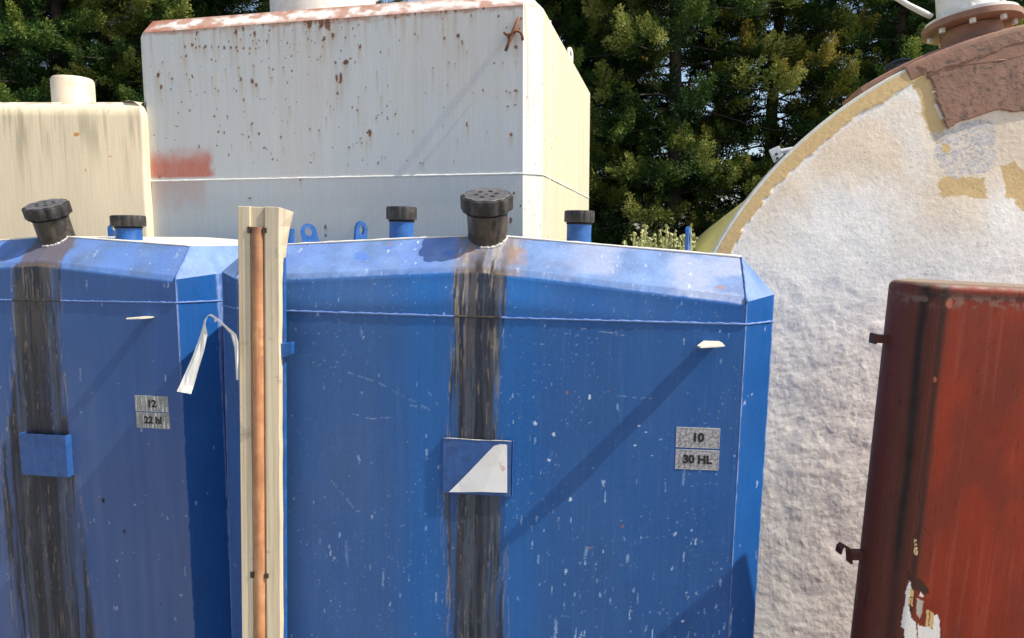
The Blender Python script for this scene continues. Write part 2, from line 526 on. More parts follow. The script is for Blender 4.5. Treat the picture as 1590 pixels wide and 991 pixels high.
def make_blue_tank(name, fr, xl, xr, xa, depth, c, label, paint_front, dense, dish=None, seed=1, run=(9, 9)):
    root = empty(name, fr.o, fr.rot)
    tag(root, label, 'tank')
    low = lambda x: 2.216 - np.where(x < xa, 0.066, 0.098) * np.abs(x - xa)
    top = lambda x: 2.315 - 0.066 * np.abs(x - xa)
    sh = Shell()
    # front sheet folded over into the sloping shoulder: one continuous bent sheet
    step = dense
    xs = np.unique(np.concatenate([np.linspace(xl, xr, int((xr - xl) / step) + 1), [xa]]))
    zv = np.concatenate([np.linspace(0.0, 0.9, 40)[:-1], np.linspace(0.9, 1.0, int(1.25 / step))]) if False else None
    r_b = 0.014
    n_low, n_face, n_arc, n_sl = 25, int(1.3 / step), 7, 40
    T = np.concatenate([np.linspace(0, 0.4, n_low)[:-1], np.linspace(0.4, 1.0, n_face)])
    LOW, TOP = low(xs), top(xs)
    rowsY, rowsZ, kind = [], [], []
    for t in T:
        rowsZ.append(t * (LOW - r_b)); rowsY.append(np.zeros_like(xs)); kind.append(0.0)
    dy, dz = c, TOP - LOW
    for k in range(1, n_arc):
        q = k / n_arc
        rowsY.append(q * q * r_b * 0.7 + 0 * xs); rowsZ.append(LOW - r_b + r_b * (2 * q - q * q) * 0.5 + q * q * r_b * 0.5 + (q * q) * 0.0); kind.append(q)
    for k in range(n_sl + 1):
        q = 0.1 + 0.9 * k / n_sl
        rowsY.append(q * dy + 0 * xs); rowsZ.append(LOW + q * dz); kind.append(1.0 + q)
    Y, Z = np.array(rowsY), np.array(rowsZ)
    X = np.broadcast_to(xs, Z.shape).copy()
    K = np.broadcast_to(np.array(kind)[:, None], Z.shape)
    edge = np.minimum(ss(0, 0.03, X - xl), ss(0, 0.03, xr - X))
    Y = Y + (fbm(X * 5, Z * 4, 3, seed + 40) - 0.5) * 0.0024 * edge * ss(0.012, 0.04, np.abs(Z - 2.079)) * (K <= 0) * ss(0, 0.06, LOW - Z)
    if dish is not None:
        Y = Y + dish(X) * (K <= 0) * ss(0.0, 0.10, LOW - Z)
    col, gl = paint_front(X, Z, K, LOW)
    sh.grid(X, Y, Z, col, gl)

    def side_paint(ax, sd, chalk=0.12):
        def f(X, Y, Z, S, T):
            A = Y if ax == 'y' else X
            b = blue_base(A, Z, seed + sd, chalk)
            b = mixc(b, (0.45, 0.52, 0.7), flecks(A, Z, seed + sd + 3, 0.035) * 0.8)
            e = np.minimum(S, 1 - S) * 0.14
            return mixc(b, (0.28, 0.36, 0.6), (1 - ss(0.0, 0.006, e + (fbm(A * 90, Z * 40, 2, seed) - 0.5) * 0.008)) * 0.6)
        return f

    def slope_paint(sd):
        def f(X, Y, Z, S, T):
            A = X + Y
            b = np.broadcast_to(PALE, X.shape + (3,)) * (0.72 + 0.5 * fbm(A * 22, Z * 22, 4, seed + sd))[..., None]
            return mixc(b, BLUE * 1.3, 0.5 * ss(0.5, 0.75, fbm(A * 8, Z * 8 + 3, 4, seed + sd + 2)))
        return f

    def deck_paint(X, Y, Z, S, T):
        b = np.broadcast_to(np.array([0.74, 0.68, 0.58]), X.shape + (3,)) * (0.85 + 0.25 * fbm(X * 12, Y * 12, 4, seed))[..., None]
        b = mixc(b, (0.32, 0.22, 0.13), ss(0.56, 0.75, fbm(X * 5, Y * 7, 4, seed + 6)) * 0.75)
        return mixc(b, (0.3, 0.38, 0.62), 0.5 * ss(0.6, 0.7, fbm(X * 7 + 4, Y * 5, 4, seed + 16)))
    for s_, xe in ((1, xr), (-1, xl)):
        zl, zt = float(low(np.array(xe))), float(top(np.array(xe)))
        zs = zl + 0.017
        xo = xe + s_ * c
        fl = s_ < 0
        sh.quad((xe, 0, 0), (xo, c, 0), (xo, c, zs), (xe, 0, zl), 40, 420, side_paint('y', 20 + s_), flip=fl)
        sh.quad((xo, c, 0), (xo, depth - c, 0), (xo, depth - c, zs), (xo, c, zs), 160, 260, side_paint('y', 30 + s_), flip=fl)
        sh.quad((xe, 0, zl), (xo, c, zs), (xe, c, zt), (xe, c, zt), 20, 24, slope_paint(50 + s_), flip=fl, smooth=False)
        sh.quad((xo, c, zs), (xo, depth - c, zs), (xe, depth - c, zt), (xe, c, zt), 60, 24, slope_paint(53 + s_), flip=fl)
        sh.quad((xe, depth, 0), (xo, depth - c, 0), (xo, depth - c, zs), (xe, depth, zl), 8, 40, side_paint('y', 25 + s_), flip=not fl)
        sh.quad((xe, depth, zl), (xo, depth - c, zs), (xe, depth - c, zt), (xe, depth - c, zt), 6, 6, slope_paint(51 + s_), flip=not fl, smooth=False)
        za = 2.315
        if s_ > 0: sh.quad((xa, c, za), (xe, c, zt), (xe, depth - c, zt), (xa, depth - c, za), 90, 90, deck_paint)
        else: sh.quad((xe, c, zt), (xa, c, za), (xa, depth - c, za), (xe, depth - c, zt), 90, 90, deck_paint)
    for x0, x1 in ((xl, xa), (xa, xr)):
        l0, l1 = float(low(np.array(x0))), float(low(np.array(x1)))
        t0, t1 = float(top(np.array(x0))), float(top(np.array(x1)))
        sh.quad((x0, depth, 0), (x1, depth, 0), (x1, depth, l1), (x0, depth, l0), 12, 40, side_paint('x', 60), flip=True)
        sh.quad((x0, depth, l0), (x1, depth, l1), (x1, depth - c, t1), (x0, depth - c, t0), 12, 12, slope_paint(61), flip=True)
    body = sh.build('tank_shell', m_blue_shell, root)
    # weld beads
    wz = 2.079
    rg = random.Random(seed)
    path = []
    for a, b, n in (((xl - c, depth - c), (xl - c, c), 30), ((xl - c, c), (xl, 0), 10), ((xl, 0), (xr, 0), 150), ((xr, 0), (xr + c, c), 14), ((xr + c, c), (xr + c, depth - c), 40)):
        for k in range(n):
            q = k / n
            xx = a[0] + (b[0] - a[0]) * q
            dd = float(dish(np.array(xx))) * float(ss(0.0, 0.10, low(np.array(xx)) - wz)) if dish is not None and a[1] == 0 and b[1] == 0 else 0.0
            path.append((xx, a[1] + (b[1] - a[1]) * q - 0.001 + dd, wz + rg.uniform(-0.0006, 0.0006)))
    wm = MB().tube(path, 0.0031, 8, jit=0.3, seed=seed)
    for k, q in enumerate(wm.f):
        cx_ = sum(wm.v[i][0] for i in q) / len(q)
        cy_ = sum(wm.v[i][1] for i in q) / len(q)
        if run[0] < cx_ < run[1] and cy_ < 0.06: wm.m[k] = 1
    wm.build('weld_seam', [m_blue_bead, m_tar], root, smooth=True)
    for s_, xe in ((1, xr), (-1, xl)):
        zl, zt = float(low(np.array(xe))), float(top(np.array(xe)))
        MB().tube([(xe + s_ * rg.uniform(-0.0008, 0.0008), q * c - 0.001, zl + (zt - zl) * q) for q in np.linspace(0, 1, 16)], 0.0032, 8, jit=0.35, seed=seed + 5).build('corner_weld', m_blue_bead, root, smooth=True)
    # thin lip along the front of the deck
    xsL = np.linspace(xl, xr, 60)
    MB().tube([(x, c, float(top(np.array(x))) + 0.001) for x in xsL], 0.0035, 6, jit=0.3, seed=seed + 2).build('deck_lip', m_white, root, smooth=True)
    return root, low, top


def cap_mb(r, h, lobes, amp, M=None, c=(0, 0, 0)):
    def rad(q, rr):
        return rr * (1 - amp * (0.5 - 0.5 * math.cos(q * lobes)) ** 2.2) if rr > r * 0.9 else rr
    prof = [(r * 0.97, 0), (r, 0.003), (r, h - 0.006), (r * 0.985, h - 0.002), (r * 0.93, h), (r * 0.5, h + 0.001), (0.004, h + 0.001)]
    return MB().lathe(prof, 120, c=c, M=M, rad=rad)


def vent(root, x, y, zb, zt, r_n, r_c, h_c, mat_n=None, capped=True):
    """pipe stub on the deck with a screw cap"""
    p = MB().lathe([(r_n * 1.02, zb), (r_n, zb + 0.004), (r_n, zt - h_c * 0.9)], 32, c=(x, y, 0)).build('vent_pipe', mat_n or m_blue, root, smooth=True, auto=40)
    if capped:
        cap_mb(r_c, h_c, 12, 0.05, c=(x, y, zt - h_c)).build('screw_cap', m_black, p, smooth=True, auto=35)
        MB().lathe([(r_n * 1.06, zt - h_c - 0.007), (r_n * 1.06, zt - h_c - 0.001)], 32, c=(x, y, 0)).build('gasket', m_hole, p, smooth=True, auto=40)
    return p


def lug(root, c, wdt, hgt, rz=0.0, rx=0.0, mat=None, ry=0.0):
    """lifting eye: rounded plate with a round hole"""
    me = MB()
    n, t = 24, 0.011
    R = Euler((rx, ry, rz)).to_matrix()
    outer, inner = [], []
    for k in range(n):
        q = 2 * math.pi * k / n
        ox, oz = wdt / 2 * math.cos(q), hgt * 0.62 + hgt * 0.38 * math.sin(q)
        if math.sin(q) < -0.2:
            oz = 0.0; ox = wdt / 2 * (1 if math.cos(q) > 0 else -1) * min(1, abs(math.cos(q)) * 1.05 + 0.1)
        outer.append((ox, oz))
        inner.append((wdt * 0.22 * math.cos(q), hgt * 0.62 + hgt * 0.2 * math.sin(q)))
    v = []
    for y in (-t / 2, t / 2):
        for ring in (outer, inner):
            v += [tuple(R @ Vector((a, y, b)) + Vector(c)) for a, b in ring]
    f = []
    for k in range(n):
        k2 = (k + 1) % n
        f += [(k, k2, n + k2, n + k), (2 * n + k, 3 * n + k, 3 * n + k2, 2 * n + k2),
              (k, 2 * n + k, 2 * n + k2, k2), (n + k, n + k2, 3 * n + k2, 3 * n + k)]
    me.add(v, f)
    return me.build('lifting_eye', mat or m_blue, root)


def big_filler(root, x, y, z, tilt=20.0):
    R = Matrix.Rotation(math.radians(tilt), 3, 'X')
    ax = R @ Vector((0, 0, 1))
    rn, rc, L, hc = 0.061, 0.079, 0.086, 0.043
    nk = MB().lathe([(rn * 0.98, -0.09), (rn, 0.0), (rn, L + 0.01)], 48, c=(x, y, z), M=R).build('filler_neck', m_tar, root, smooth=True, auto=40)
    ct = Vector((x, y, z)) + ax * (L + 0.002)
    MB().lathe([(rn * 1.08, -0.008), (rn * 1.1, 0.0), (rn * 1.05, 0.004)], 48, c=ct, M=R).build('gasket', m_hole, nk, smooth=True, auto=40)
    cp = cap_mb(rc, hc, 10, 0.095, M=R, c=ct).build('vented_cap', m_black, root, smooth=True, auto=35)
    tp = MB().lathe([(rc * 0.9, hc + 0.0012), (rc * 0.88, hc + 0.0026), (0.003, hc + 0.0026)], 60, c=ct, M=R, rad=lambda q, rr: rr * (1 - 0.095 * (0.5 - 0.5 * math.cos(q * 10)) ** 2.2) if rr > 0.05 else rr)
    tp.build('cap_top', m_black_top, cp, smooth=True, auto=35)
    for k in range(7):
        a, rr = (0, 0) if k == 6 else (math.pi / 3 * k + 0.25, 0.031)
        hr = 0.0048 if k == 6 else 0.0074
        o = ct + R @ Vector((rr * math.cos(a), rr * math.sin(a), 0))
        MB().lathe([(hr, hc + 0.0021), (hr, hc + 0.0033), (0.0005, hc + 0.0034)], 16, c=o, M=R).build('vent_hole', m_hole, cp)
    # welded rain collar round the foot of the neck
    ring = []
    for k in range(40):
        q = math.radians(-105 + 125 * k / 39)
        sv = 0.0
        for _ in range(30):
            p = Vector((x, y, z)) + R @ Vector(((rn + 0.003) * math.cos(q), (rn + 0.003) * math.sin(q), sv))
            sv -= (p.z - (min(2.216 + 0.99 * p.y, 2.315) - 0.066 * abs(p.x - x))) * 0.7
        ring.append(tuple(p))
    MB().tube(ring, 0.0045, 8, jit=0.4).build('collar_weld', m_rim, root, smooth=True)
    return nk


def text_mb(txt, size, bold=0.02, squash=1.0):
    cu = bpy.data.curves.new('lettering', 'FONT')
    cu.body = txt; cu.size = size; cu.align_x = 'CENTER'; cu.align_y = 'CENTER'
    cu.offset = bold * size; cu.extrude = 0.0006
    tmp = bpy.data.objects.new('lettering', cu)
    COL.objects.link(tmp)
    dg = bpy.context.evaluated_depsgraph_get()
    me = bpy.data.meshes.new_from_object(tmp.evaluated_get(dg))
    bpy.data.objects.remove(tmp)
    for v in me.vertices: v.co = Vector((v.co.x * squash, -v.co.z, v.co.y))
    return me


M = Mat('brushed tin plate')
_n = M.noise(130, 4, rough=0.65); _n2 = M.noise(1.0, 4, M.scale(160, 160, 14))
m_tin = M.fin(M.mix(M.rng(_n2, 0.5, 0.75, 0, 0.5), M.ramp(_n, (0.33, (0.11, 0.11, 0.12)), (0.5, (0.30, 0.29, 0.31)), (0.66, (0.56, 0.53, 0.52))), (0.42, 0.41, 0.38)), 0.5, 0.0)
M = Mat('streaked tin plate')
_n2 = M.noise(1.0, 4, M.scale(120, 120, 11)); _n = M.noise(150, 3)
m_tin2 = M.fin(M.mix(M.rng(_n2, 0.52, 0.60, 0, 0.9), M.ramp(_n, (0.35, (0.20, 0.20, 0.18)), (0.7, (0.42, 0.41, 0.37))), (0.82, 0.78, 0.68)), 0.55, 0.0)
m_ink = plain('black ink', (0.012, 0.012, 0.012), 0.5)


def number_plate(root, fr, x0, y0, x1, y1, txt, mat, size, bold=0.03, dish=None, seed=1):
    (xa, za), (xb, zb) = fr.xz(x0, y1), fr.xz(x1, y0)
    cx_, cz_ = (xa + xb) / 2, (za + zb) / 2
    wv, hv = xb - xa, zb - za
    ys, sl = sheet_y(cx_, cz_, dish, seed), (sheet_y(xb, cz_, dish, seed) - sheet_y(xa, cz_, dish, seed)) / wv
    p = MB().box((0, 0.0010, 0), (wv, 0.0036, hv)).build('number_plate', mat, root, bevel=0.0012)
    p.location = (cx_, ys - 0.0002, cz_)
    p.rotation_euler = (0, 0, math.atan(sl))
    e = MB()
    for s_ in (-1, 1):
        e.box((0, -0.0009, s_ * (hv / 2 - 0.0013)), (wv - 0.003, 0.0004, 0.0015))
        e.box((s_ * (wv / 2 - 0.0013), -0.0009, 0), (0.0015, 0.0004, hv - 0.006))
    e.build('plate_rim', m_rim, p)
    me = text_mb(txt, size, bold, 1.0)
    me.materials.append(m_ink)
    t = link('lettering', me, p)
    t.location = (0, -0.0009, 0)
    return p


m_rim = plain('worn plate rim', (0.45, 0.44, 0.42), 0.5, 0.3, 120)

# ---- tank at the centre
FA = Frame((-0.1, 2.06, 0), 6, 1.1)
A_XL, A_XR, A_XA, A_C, A_D = -0.776, 0.722, -0.035, 0.1, 0.9


def zx(fr, pts):
    return [(fr.xz(a, b)[1], fr.xz(a, b)[0]) for a, b in pts]


def dish_a(X):
    xs = np.linspace(A_XL, A_XR, 400)
    sl = np.interp(xs, [-0.776, -0.72, -0.66, -0.60, -0.45, -0.1, 0.1, 0.722], [-0.04, -0.14, -0.09, -0.035, -0.02, -0.005, 0.02, 0.035])
    y = np.concatenate([[0], np.cumsum((sl[1:] + sl[:-1]) / 2 * np.diff(xs))])
    y -= np.linspace(y[0], y[-1], len(y))
    return np.interp(X, xs, y)


def paint_a(X, Z, K, LOW):
    fr = FA
    c = blue_base(X, Z, 1, 0.30)
    # chalked left half of the sheet, washed clean beside the run
    ch = ss(-0.02, -0.45, X) * ss(-0.77, -0.6, X) * (0.55 + 0.3 * fbm(X * 40, Z * 1.5, 4, 77)) * (0.6 + 0.4 * ss(0.3, 0.7, fbm(X * 3, Z * 3, 3, 71)))
    c = mixc(c, (0.08, 0.14, 0.27), np.clip(ch, 0, 1) * 0.6)
    wash = np.exp(-((X - 0.06) / 0.10) ** 2) + np.exp(-((X + 0.19) / 0.07) ** 2)
    c = mixc(c, (0.012, 0.13, 0.40), np.clip(wash, 0, 1) * 0.55)
    # vertical rain marks and specks, thicker to the lower right
    d = 0.02 + 0.16 * ss(-0.2, 0.5, X) * ss(2.0, 1.2, Z)
    f1 = flecks(X, Z, 5, 0.022, 1.2)
    f2 = flecks(X, Z, 45, 0.06, 2.6) * ss(-0.25, 0.35, X) * ss(1.85, 1.45, Z)
    f3 = flecks(X, Z, 95, 0.05, 2.2) * ss(1.5, 1.2, Z)
    c = mixc(c, (0.38, 0.52, 0.72), np.clip(f1 * 0.8 + f2 * 1.2 + f3 * 0.8, 0, 1))
    hz = fbm(X * 130, Z * 6, 4, 33)
    c = mixc(c, (0.10, 0.17, 0.34), ss(0.64, 0.78, hz) * 0.15)
    # fine dust of pale pin pricks
    pin = (_h(np.floor(X / 0.004), np.floor(Z / 0.004), 5) > 0.985) * ss(0.35, 0.65, fbm(X * 8, Z * 6, 3, 14))
    c = mixc(c, (0.3, 0.4, 0.6), pin * 0.35)
    # orange rust pips
    pips = [fr.xz(*p) for p in ((1000, 776), (1038, 783), (1042, 784), (1004, 814), (967, 815), (1154, 560), (1055, 750), (915, 848), (984, 440), (1133, 728), (945, 606), (881, 608), (1028, 749))]
    c = mixc(c, (0.34, 0.14, 0.06), spots(X, Z, [(a, b, 0.004, 0.004) for a, b in pips], 8) * 0.9)
    # scratches
    for pts in ([(543, 576), (590, 592), (640, 618), (668, 632)], [(550, 640), (580, 648), (625, 644)], [(668, 606), (682, 626)], [(518, 744), (540, 770), (556, 790), (586, 792)], [(950, 613), (1010, 618)], [(632, 625), (660, 631), (670, 634)], [(900, 508), (970, 520)], [(1140, 570), (1160, 600), (1185, 590)]):
        dd = seg_dist(X, Z, fr.poly(pts))
        c = mixc(c, (0.36, 0.44, 0.62), (1 - ss(0.0004, 0.0018, dd)) * 0.55 * ss(0.4, 0.55, fbm(X * 120, Z * 120, 2, 6)))
    big = [fr.xz(*p) for p in ((916, 615), (860, 672), (992, 658), (1003, 667), (1035, 650), (1079, 648), (986, 689), (1034, 652), (853, 712), (1013, 703), (832, 655), (886, 772), (1066, 918), (1070, 924), (1060, 962))]
    c = mixc(c, (0.55, 0.64, 0.78), spots(X, Z, [(a, b, 0.0042, 0.0055) for a, b in big], 18, 1.0))
    c0 = c
    upL = [(705, 415), (707, 470), (707, 520), (702, 580), (700, 640), (697, 690), (689, 760), (691, 850), (697, 930), (703, 991), (706, 1100)]
    upR = [(791, 415), (786, 470), (777, 520), (777, 580), (775, 640), (776, 690), (788, 760), (786, 850), (787, 930), (787, 991), (788, 1100)]
    c, m = stain_on(c, X, Z, zx(fr, upL), zx(fr, upR), 60)
    c[K > 1.0] = c0[K > 1.0]
    m = m * (K <= 1)
    # the shoulder: sun-bleached
    up = ss(0.3, 1.1, K + (fbm(X * 60, Z * 60, 3, 9) - 0.5) * 0.5)
    pale = np.broadcast_to(PALE, c.shape) * (0.62 + 0.62 * fbm(X * 18, Z * 30, 5, 21))[..., None]
    right = ss(0.05, 0.35, X)
    pale = mixc(pale, (0.13, 0.22, 0.55), 0.45 * (1 - right) * ss(0.35, 0.7, fbm(X * 9, Z * 12, 4, 23)))
    pale = mixc(pale, (0.10, 0.2, 0.52), 0.8 * spots(X, Z, [(*fr.xz(563, 398, 0.05), 0.028, 0.012), (*fr.xz(600, 385, 0.05), 0.02, 0.006), (*fr.xz(700, 395, 0.05), 0.03, 0.01)], 3, 0.7))
    pale = mixc(pale, (0.36, 0.40, 0.54), 0.75 * ss(0.45, 0.68, fbm(X * 7 + 2, Z * 16, 5, 27)) * np.maximum(ss(0.1, 0.35, X), ss(-0.25, -0.45, X)))
    pale = mixc(pale, (0.62, 0.66, 0.8), flecks(X, Z, 12, 0.06, 0.8) * 0.8)
    pale = mixc(pale, (0.33, 0.18, 0.1), spots(X, Z, [(*fr.xz(984, 440, 0.02), 0.006, 0.005), (*fr.xz(605, 380, 0.09), 0.006, 0.005), (*fr.xz(1120, 445, 0.04), 0.02, 0.006)], 13, 0.9) * 0.6)
    c = mixc(c, pale, up * (1 - m))
    # spilled wine and rust round the filler foot
    xf = fr.xz(757, 390)[0]
    q = np.abs(X - xf + (fbm(X * 40, Z * 40, 3, 31) - 0.5) * 0.03)
    soft = ss(0.15, 0.5, K)
    foot = (1 - ss(0.055, 0.115, q)) * soft
    rust = ss(0.04, 0.075, q) * (1 - ss(0.08, 0.125, q)) * soft * (0.35 + 0.65 * ss(1.1, 1.6, K + (fbm(X * 30, Z * 30, 3, 37) - 0.5)))
    c = mixc(c, (0.21, 0.165, 0.12), foot * (0.45 + 0.5 * fbm(X * 60, Z * 60, 3, 35)))
    c = mixc(c, (0.33, 0.19, 0.10), rust * ss(0.30, 0.7, fbm(X * 45, Z * 45, 5, 36)) * 0.85)
    c = mixc(c, (0.40, 0.36, 0.30), foot * 0.6 * ss(0.5, 0.7, fbm(X * 50, Z * 24, 4, 38)))
    c = mixc(c, (0.05, 0.042, 0.035), (1 - ss(0.025, 0.065, q)) * ss(1.9, 1.0, K) * soft * ss(0.36, 0.6, fbm(X * 60, Z * 18, 4, 39)))
    # edge wear along the right corner
    e = (1 - ss(0.0, 0.006, A_XR - X + (fbm(X * 60, Z * 60, 3, 41) - 0.5) * 0.008)) * (K < 1)
    c = mixc(c, (0.02, 0.035, 0.10), e * 0.55)
    return c, np.where(m > 0.5, 0.62, 0.5)


tankA, lowA, topA = make_blue_tank('blue_tank', FA, A_XL, A_XR, A_XA, A_D, A_C,
                                   'blue steel tank with plates 10 and 30 HL, black stain down its middle', paint_a, 0.0028, dish_a, 1, (FA.xz(708, 490)[0], FA.xz(781, 490)[0]))
# filler with its vented cap, on the folded shoulder
_xf = FA.loc(757, 375, 0.11)[0]
big_filler(tankA, float(_xf), 0.118, 2.310)


def deck_z(top, x): return float(top(np.array(x)))


def vent_px(root, fr, top, pxl, pxr, cl, cr, py_top, py_cap, y, capped=True):
    xc = fr.loc((pxl + pxr) / 2, 360, y)[0]
    rn = abs(fr.loc(pxr, 360, y)[0] - fr.loc(pxl, 360, y)[0]) / 2
    rc = abs(fr.loc(cr, 340, y)[0] - fr.loc(cl, 340, y)[0]) / 2
    zt, zc = fr.loc(pxl, py_top, y)[2], fr.loc(pxl, py_cap, y)[2]
    vent(root, float(xc), y, deck_z(top, xc) - 0.02, float(zt), float(rn), float(rc), float(zt - zc) if capped else 0.0, capped=capped)


vent_px(tankA, FA, topA, 605, 642, 600, 647, 321, 341, 0.28)
vent_px(tankA, FA, topA, 880, 918, 876, 923, 327, 345, 0.30)
vent_px(tankA, FA, topA, 444, 457, 444, 457, 355, 360, 0.30, capped=False)
for (px, py, yy, wd, hg, rz, rx, ry) in ((484, 346, 0.26, 0.052, 0.075, 0.45, -0.25, -0.22), (559, 343, 0.34, 0.05, 0.082, 1.0, 0.0, 0.08), (1069, 352, 0.30, 0.05, 0.1, 1.28, 0.0, -0.05)):
    p = FA.loc(px, py, yy)
    lug(tankA, (float(p[0]), yy, float(p[2]) - hg), wd, hg, rz, rx, None, ry)
number_plate(tankA, FA, 1048.5, 665, 1118.5, 693.5, '10', m_tin, 0.034, 0.05, dish_a, 1)
number_plate(tankA, FA, 1047.5, 699.5, 1117, 727, '30 HL', m_tin, 0.033, 0.048, dish_a, 1)


def bracket(root, fr, px, py, flip=1, y0=0.0, k=1.0, name='flag_bracket'):
    x, z = fr.xz(px, py)
    t = 0.004
    b = MB()
    pts = [(-0.034, -0.118), (-0.040, -0.10), (-0.006, 0.004), (0.036, 0.004), (0.040, -0.035), (0.032, -0.052), (0.038, -0.070), (0.014, -0.092)]
    pts = [(a * (0.5 + 0.5 * k), q * k) for a, q in pts]
    n = len(pts)
    v = [(x + a * flip, q + y0, z + t / 2) for a, q in pts] + [(x + a * flip, q + y0, z - t / 2) for a, q in pts]
    b.add(v, [tuple(range(n)), tuple(range(2 * n - 1, n - 1, -1))] + [(i, n + i, n + (i + 1) % n, (i + 1) % n) for i in range(n)])
    o = b.build(name, m_chipped, root)
    return o


bracket(tankA, FA, 1096, 530, 1, float(dish_a(0.58)))


# label pocket with a peeling white sheet
def pocket(root, fr):
    (xa, za), (xb, zb) = fr.xz(687.5, 765, -0.028), fr.xz(794.5, 685.5, -0.028)
    d, t = 0.03, 0.002
    b = MB()
    b.box(((xa + xb) / 2, -d, (za + zb) / 2), (xb - xa, t, zb - za))
    b.box((xa + 0.001, -d / 2, (za + zb) / 2), (t, d - t * 1.2, zb - za - 0.001))
    xr = xb + 0.004
    b.box((xr, -d / 2 - 0.001, (za + zb) / 2 + 0.001), (t, d - 0.003, zb - za + 0.003))
    b.box(((xa + xb) / 2, -d / 2, za + 0.004), (xb - xa - 0.005, d - 0.004, t))
    pk = b.build('label_pocket', m_pocket, root, bevel=0.0006)
    # bright worn rim along the top
    MB().tube([(xa + q * (xb - xa), -d - 0.0008, zb + 0.0006 + 0.0008 * math.sin(q * 9)) for q in np.linspace(0, 1, 14)], 0.0014, 6, jit=0.4).build('worn_rim', m_rim, pk, smooth=True)
    pts = [(697.5, 763.5), (712, 749.5), (730, 731), (748, 712), (760, 699.5), (767, 692.5), (776, 690), (784, 690), (787.5, 692), (787.5, 728), (787.5, 765), (770, 764.5), (750, 763), (735, 763.5), (715, 764)]
    P2 = [fr.xz(a, b_, -d - 0.001) for a, b_ in pts]
    cx0 = P2[0][0]
    n = len(P2)
    m2 = MB()
    fr_, bk_ = [], []
    for i, (x, z) in enumerate(P2):
        y = -d - 0.0025 - (0.004 if i in (0, 14, 13, 12) else 0.0) * (0.5 + 0.5 * math.sin(i * 2.2))
        fr_.append((x, y, z)); bk_.append((x, y + 0.0009, z))
    m2.add(fr_ + bk_, [tuple(range(n)), tuple(range(2 * n - 1, n - 1, -1))] + [(i, n + i, n + (i + 1) % n, (i + 1) % n) for i in range(n)])
    pa = m2.build('paper_label', m_paper, pk)
    strokes = [[(760, 733), (763, 729), (766, 731), (764, 735), (762, 739), (765, 742), (769, 739), (768, 735), (764, 734)], [(770, 726), (773, 731), (776, 736)], [(773, 720), (776, 717), (778, 724), (781, 731)], [(781, 723), (784, 728), (782, 731)]]
    sc = MB()
    for st in strokes:
        sc.tube([(*fr.xz(a, b_, -d - 0.003)[:1], -d - 0.0030, fr.xz(a, b_, -d - 0.003)[1]) for a, b_ in st], 0.0008, 5)
    sc.build('handwriting', m_pen, pa)


m_pocket = plain('thin blue sheet', (0.022, 0.085, 0.27), 0.4, 0.25, 30, dirt=0.35, dcol=(0.08, 0.15, 0.32), streak=0.3)
m_paper = plain('white paper', (0.78, 0.77, 0.74), 0.55, 0.06, 12, dirt=0.35, dcol=(0.62, 0.5, 0.36), bump=0.08)
m_pen = plain('faded red felt pen', (0.62, 0.2, 0.14), 0.7)
pocket(tankA, FA)

# ---- tank on the left
FB = Frame((-1.7, 2.6, 0), 10, 0)
B_XL, B_XR, B_XA, B_C, B_D = -0.6, 0.514, -0.045, 0.1, 1.15


def paint_b(X, Z, K, LOW):
    fr = FB
    c = blue_base(X, Z, 201, 0.34)
    chl = (0.4 + 0.6 * fbm(X * 35, Z * 1.2, 4, 277)) * (0.45 + 0.55 * ss(2.05, 1.4, Z)) * (0.6 + 0.5 * fbm(X * 3, Z * 2, 3, 271))
    c = mixc(c, (0.135, 0.165, 0.29), np.clip(chl, 0, 1) * 0.75)
    c = mixc(c, (0.45, 0.52, 0.66), flecks(X, Z, 215, 0.03, 1.4) * 0.8)
    marks = [(*fr.xz(160, 777), 0.006, 0.008), (*fr.xz(193, 826), 0.007, 0.010), (*fr.xz(249, 938), 0.003, 0.004)]
    c = mixc(c, (0.01, 0.01, 0.012), spots(X, Z, marks, 222, 0.8))
    c0 = c
    upR = [(95, 430), (96, 560), (100, 640), (112, 700), (126, 790), (134, 850), (141, 920), (151, 991), (158, 1100)]
    upL = [(20, 430), (20, 560), (16, 640), (4, 700), (6, 790), (10, 850), (15, 920), (20, 991), (25, 1100)]
    c, m = stain_on(c, X, Z, zx(fr, upL), zx(fr, upR), 260)
    c[K > 1.0] = c0[K > 1.0]
    m = m * (K <= 1)
    up = ss(0.3, 1.1, K + (fbm(X * 60, Z * 60, 3, 209) - 0.5) * 0.5)
    pale = np.broadcast_to(PALE * 0.72, c.shape) * (0.6 + 0.7 * fbm(X * 14, Z * 20, 5, 221))[..., None]
    pale = mixc(pale, (0.11, 0.22, 0.56), 0.6 * ss(0.4, 0.65, fbm(X * 8, Z * 9, 4, 223)))
    pale = mixc(pale, (0.5, 0.52, 0.6), flecks(X, Z, 212, 0.06, 0.8) * 0.8)
    c = mixc(c, pale, up * (1 - m))
    xf = fr.xz(58, 400)[0]
    q = np.abs(X - xf + (fbm(X * 40, Z * 40, 3, 231) - 0.5) * 0.03)
    c = mixc(c, (0.12, 0.085, 0.06), (1 - ss(0.075, 0.10, q)) * (K > 0.2) * 0.8)
    return c, np.where(m > 0.5, 0.62, 0.5)


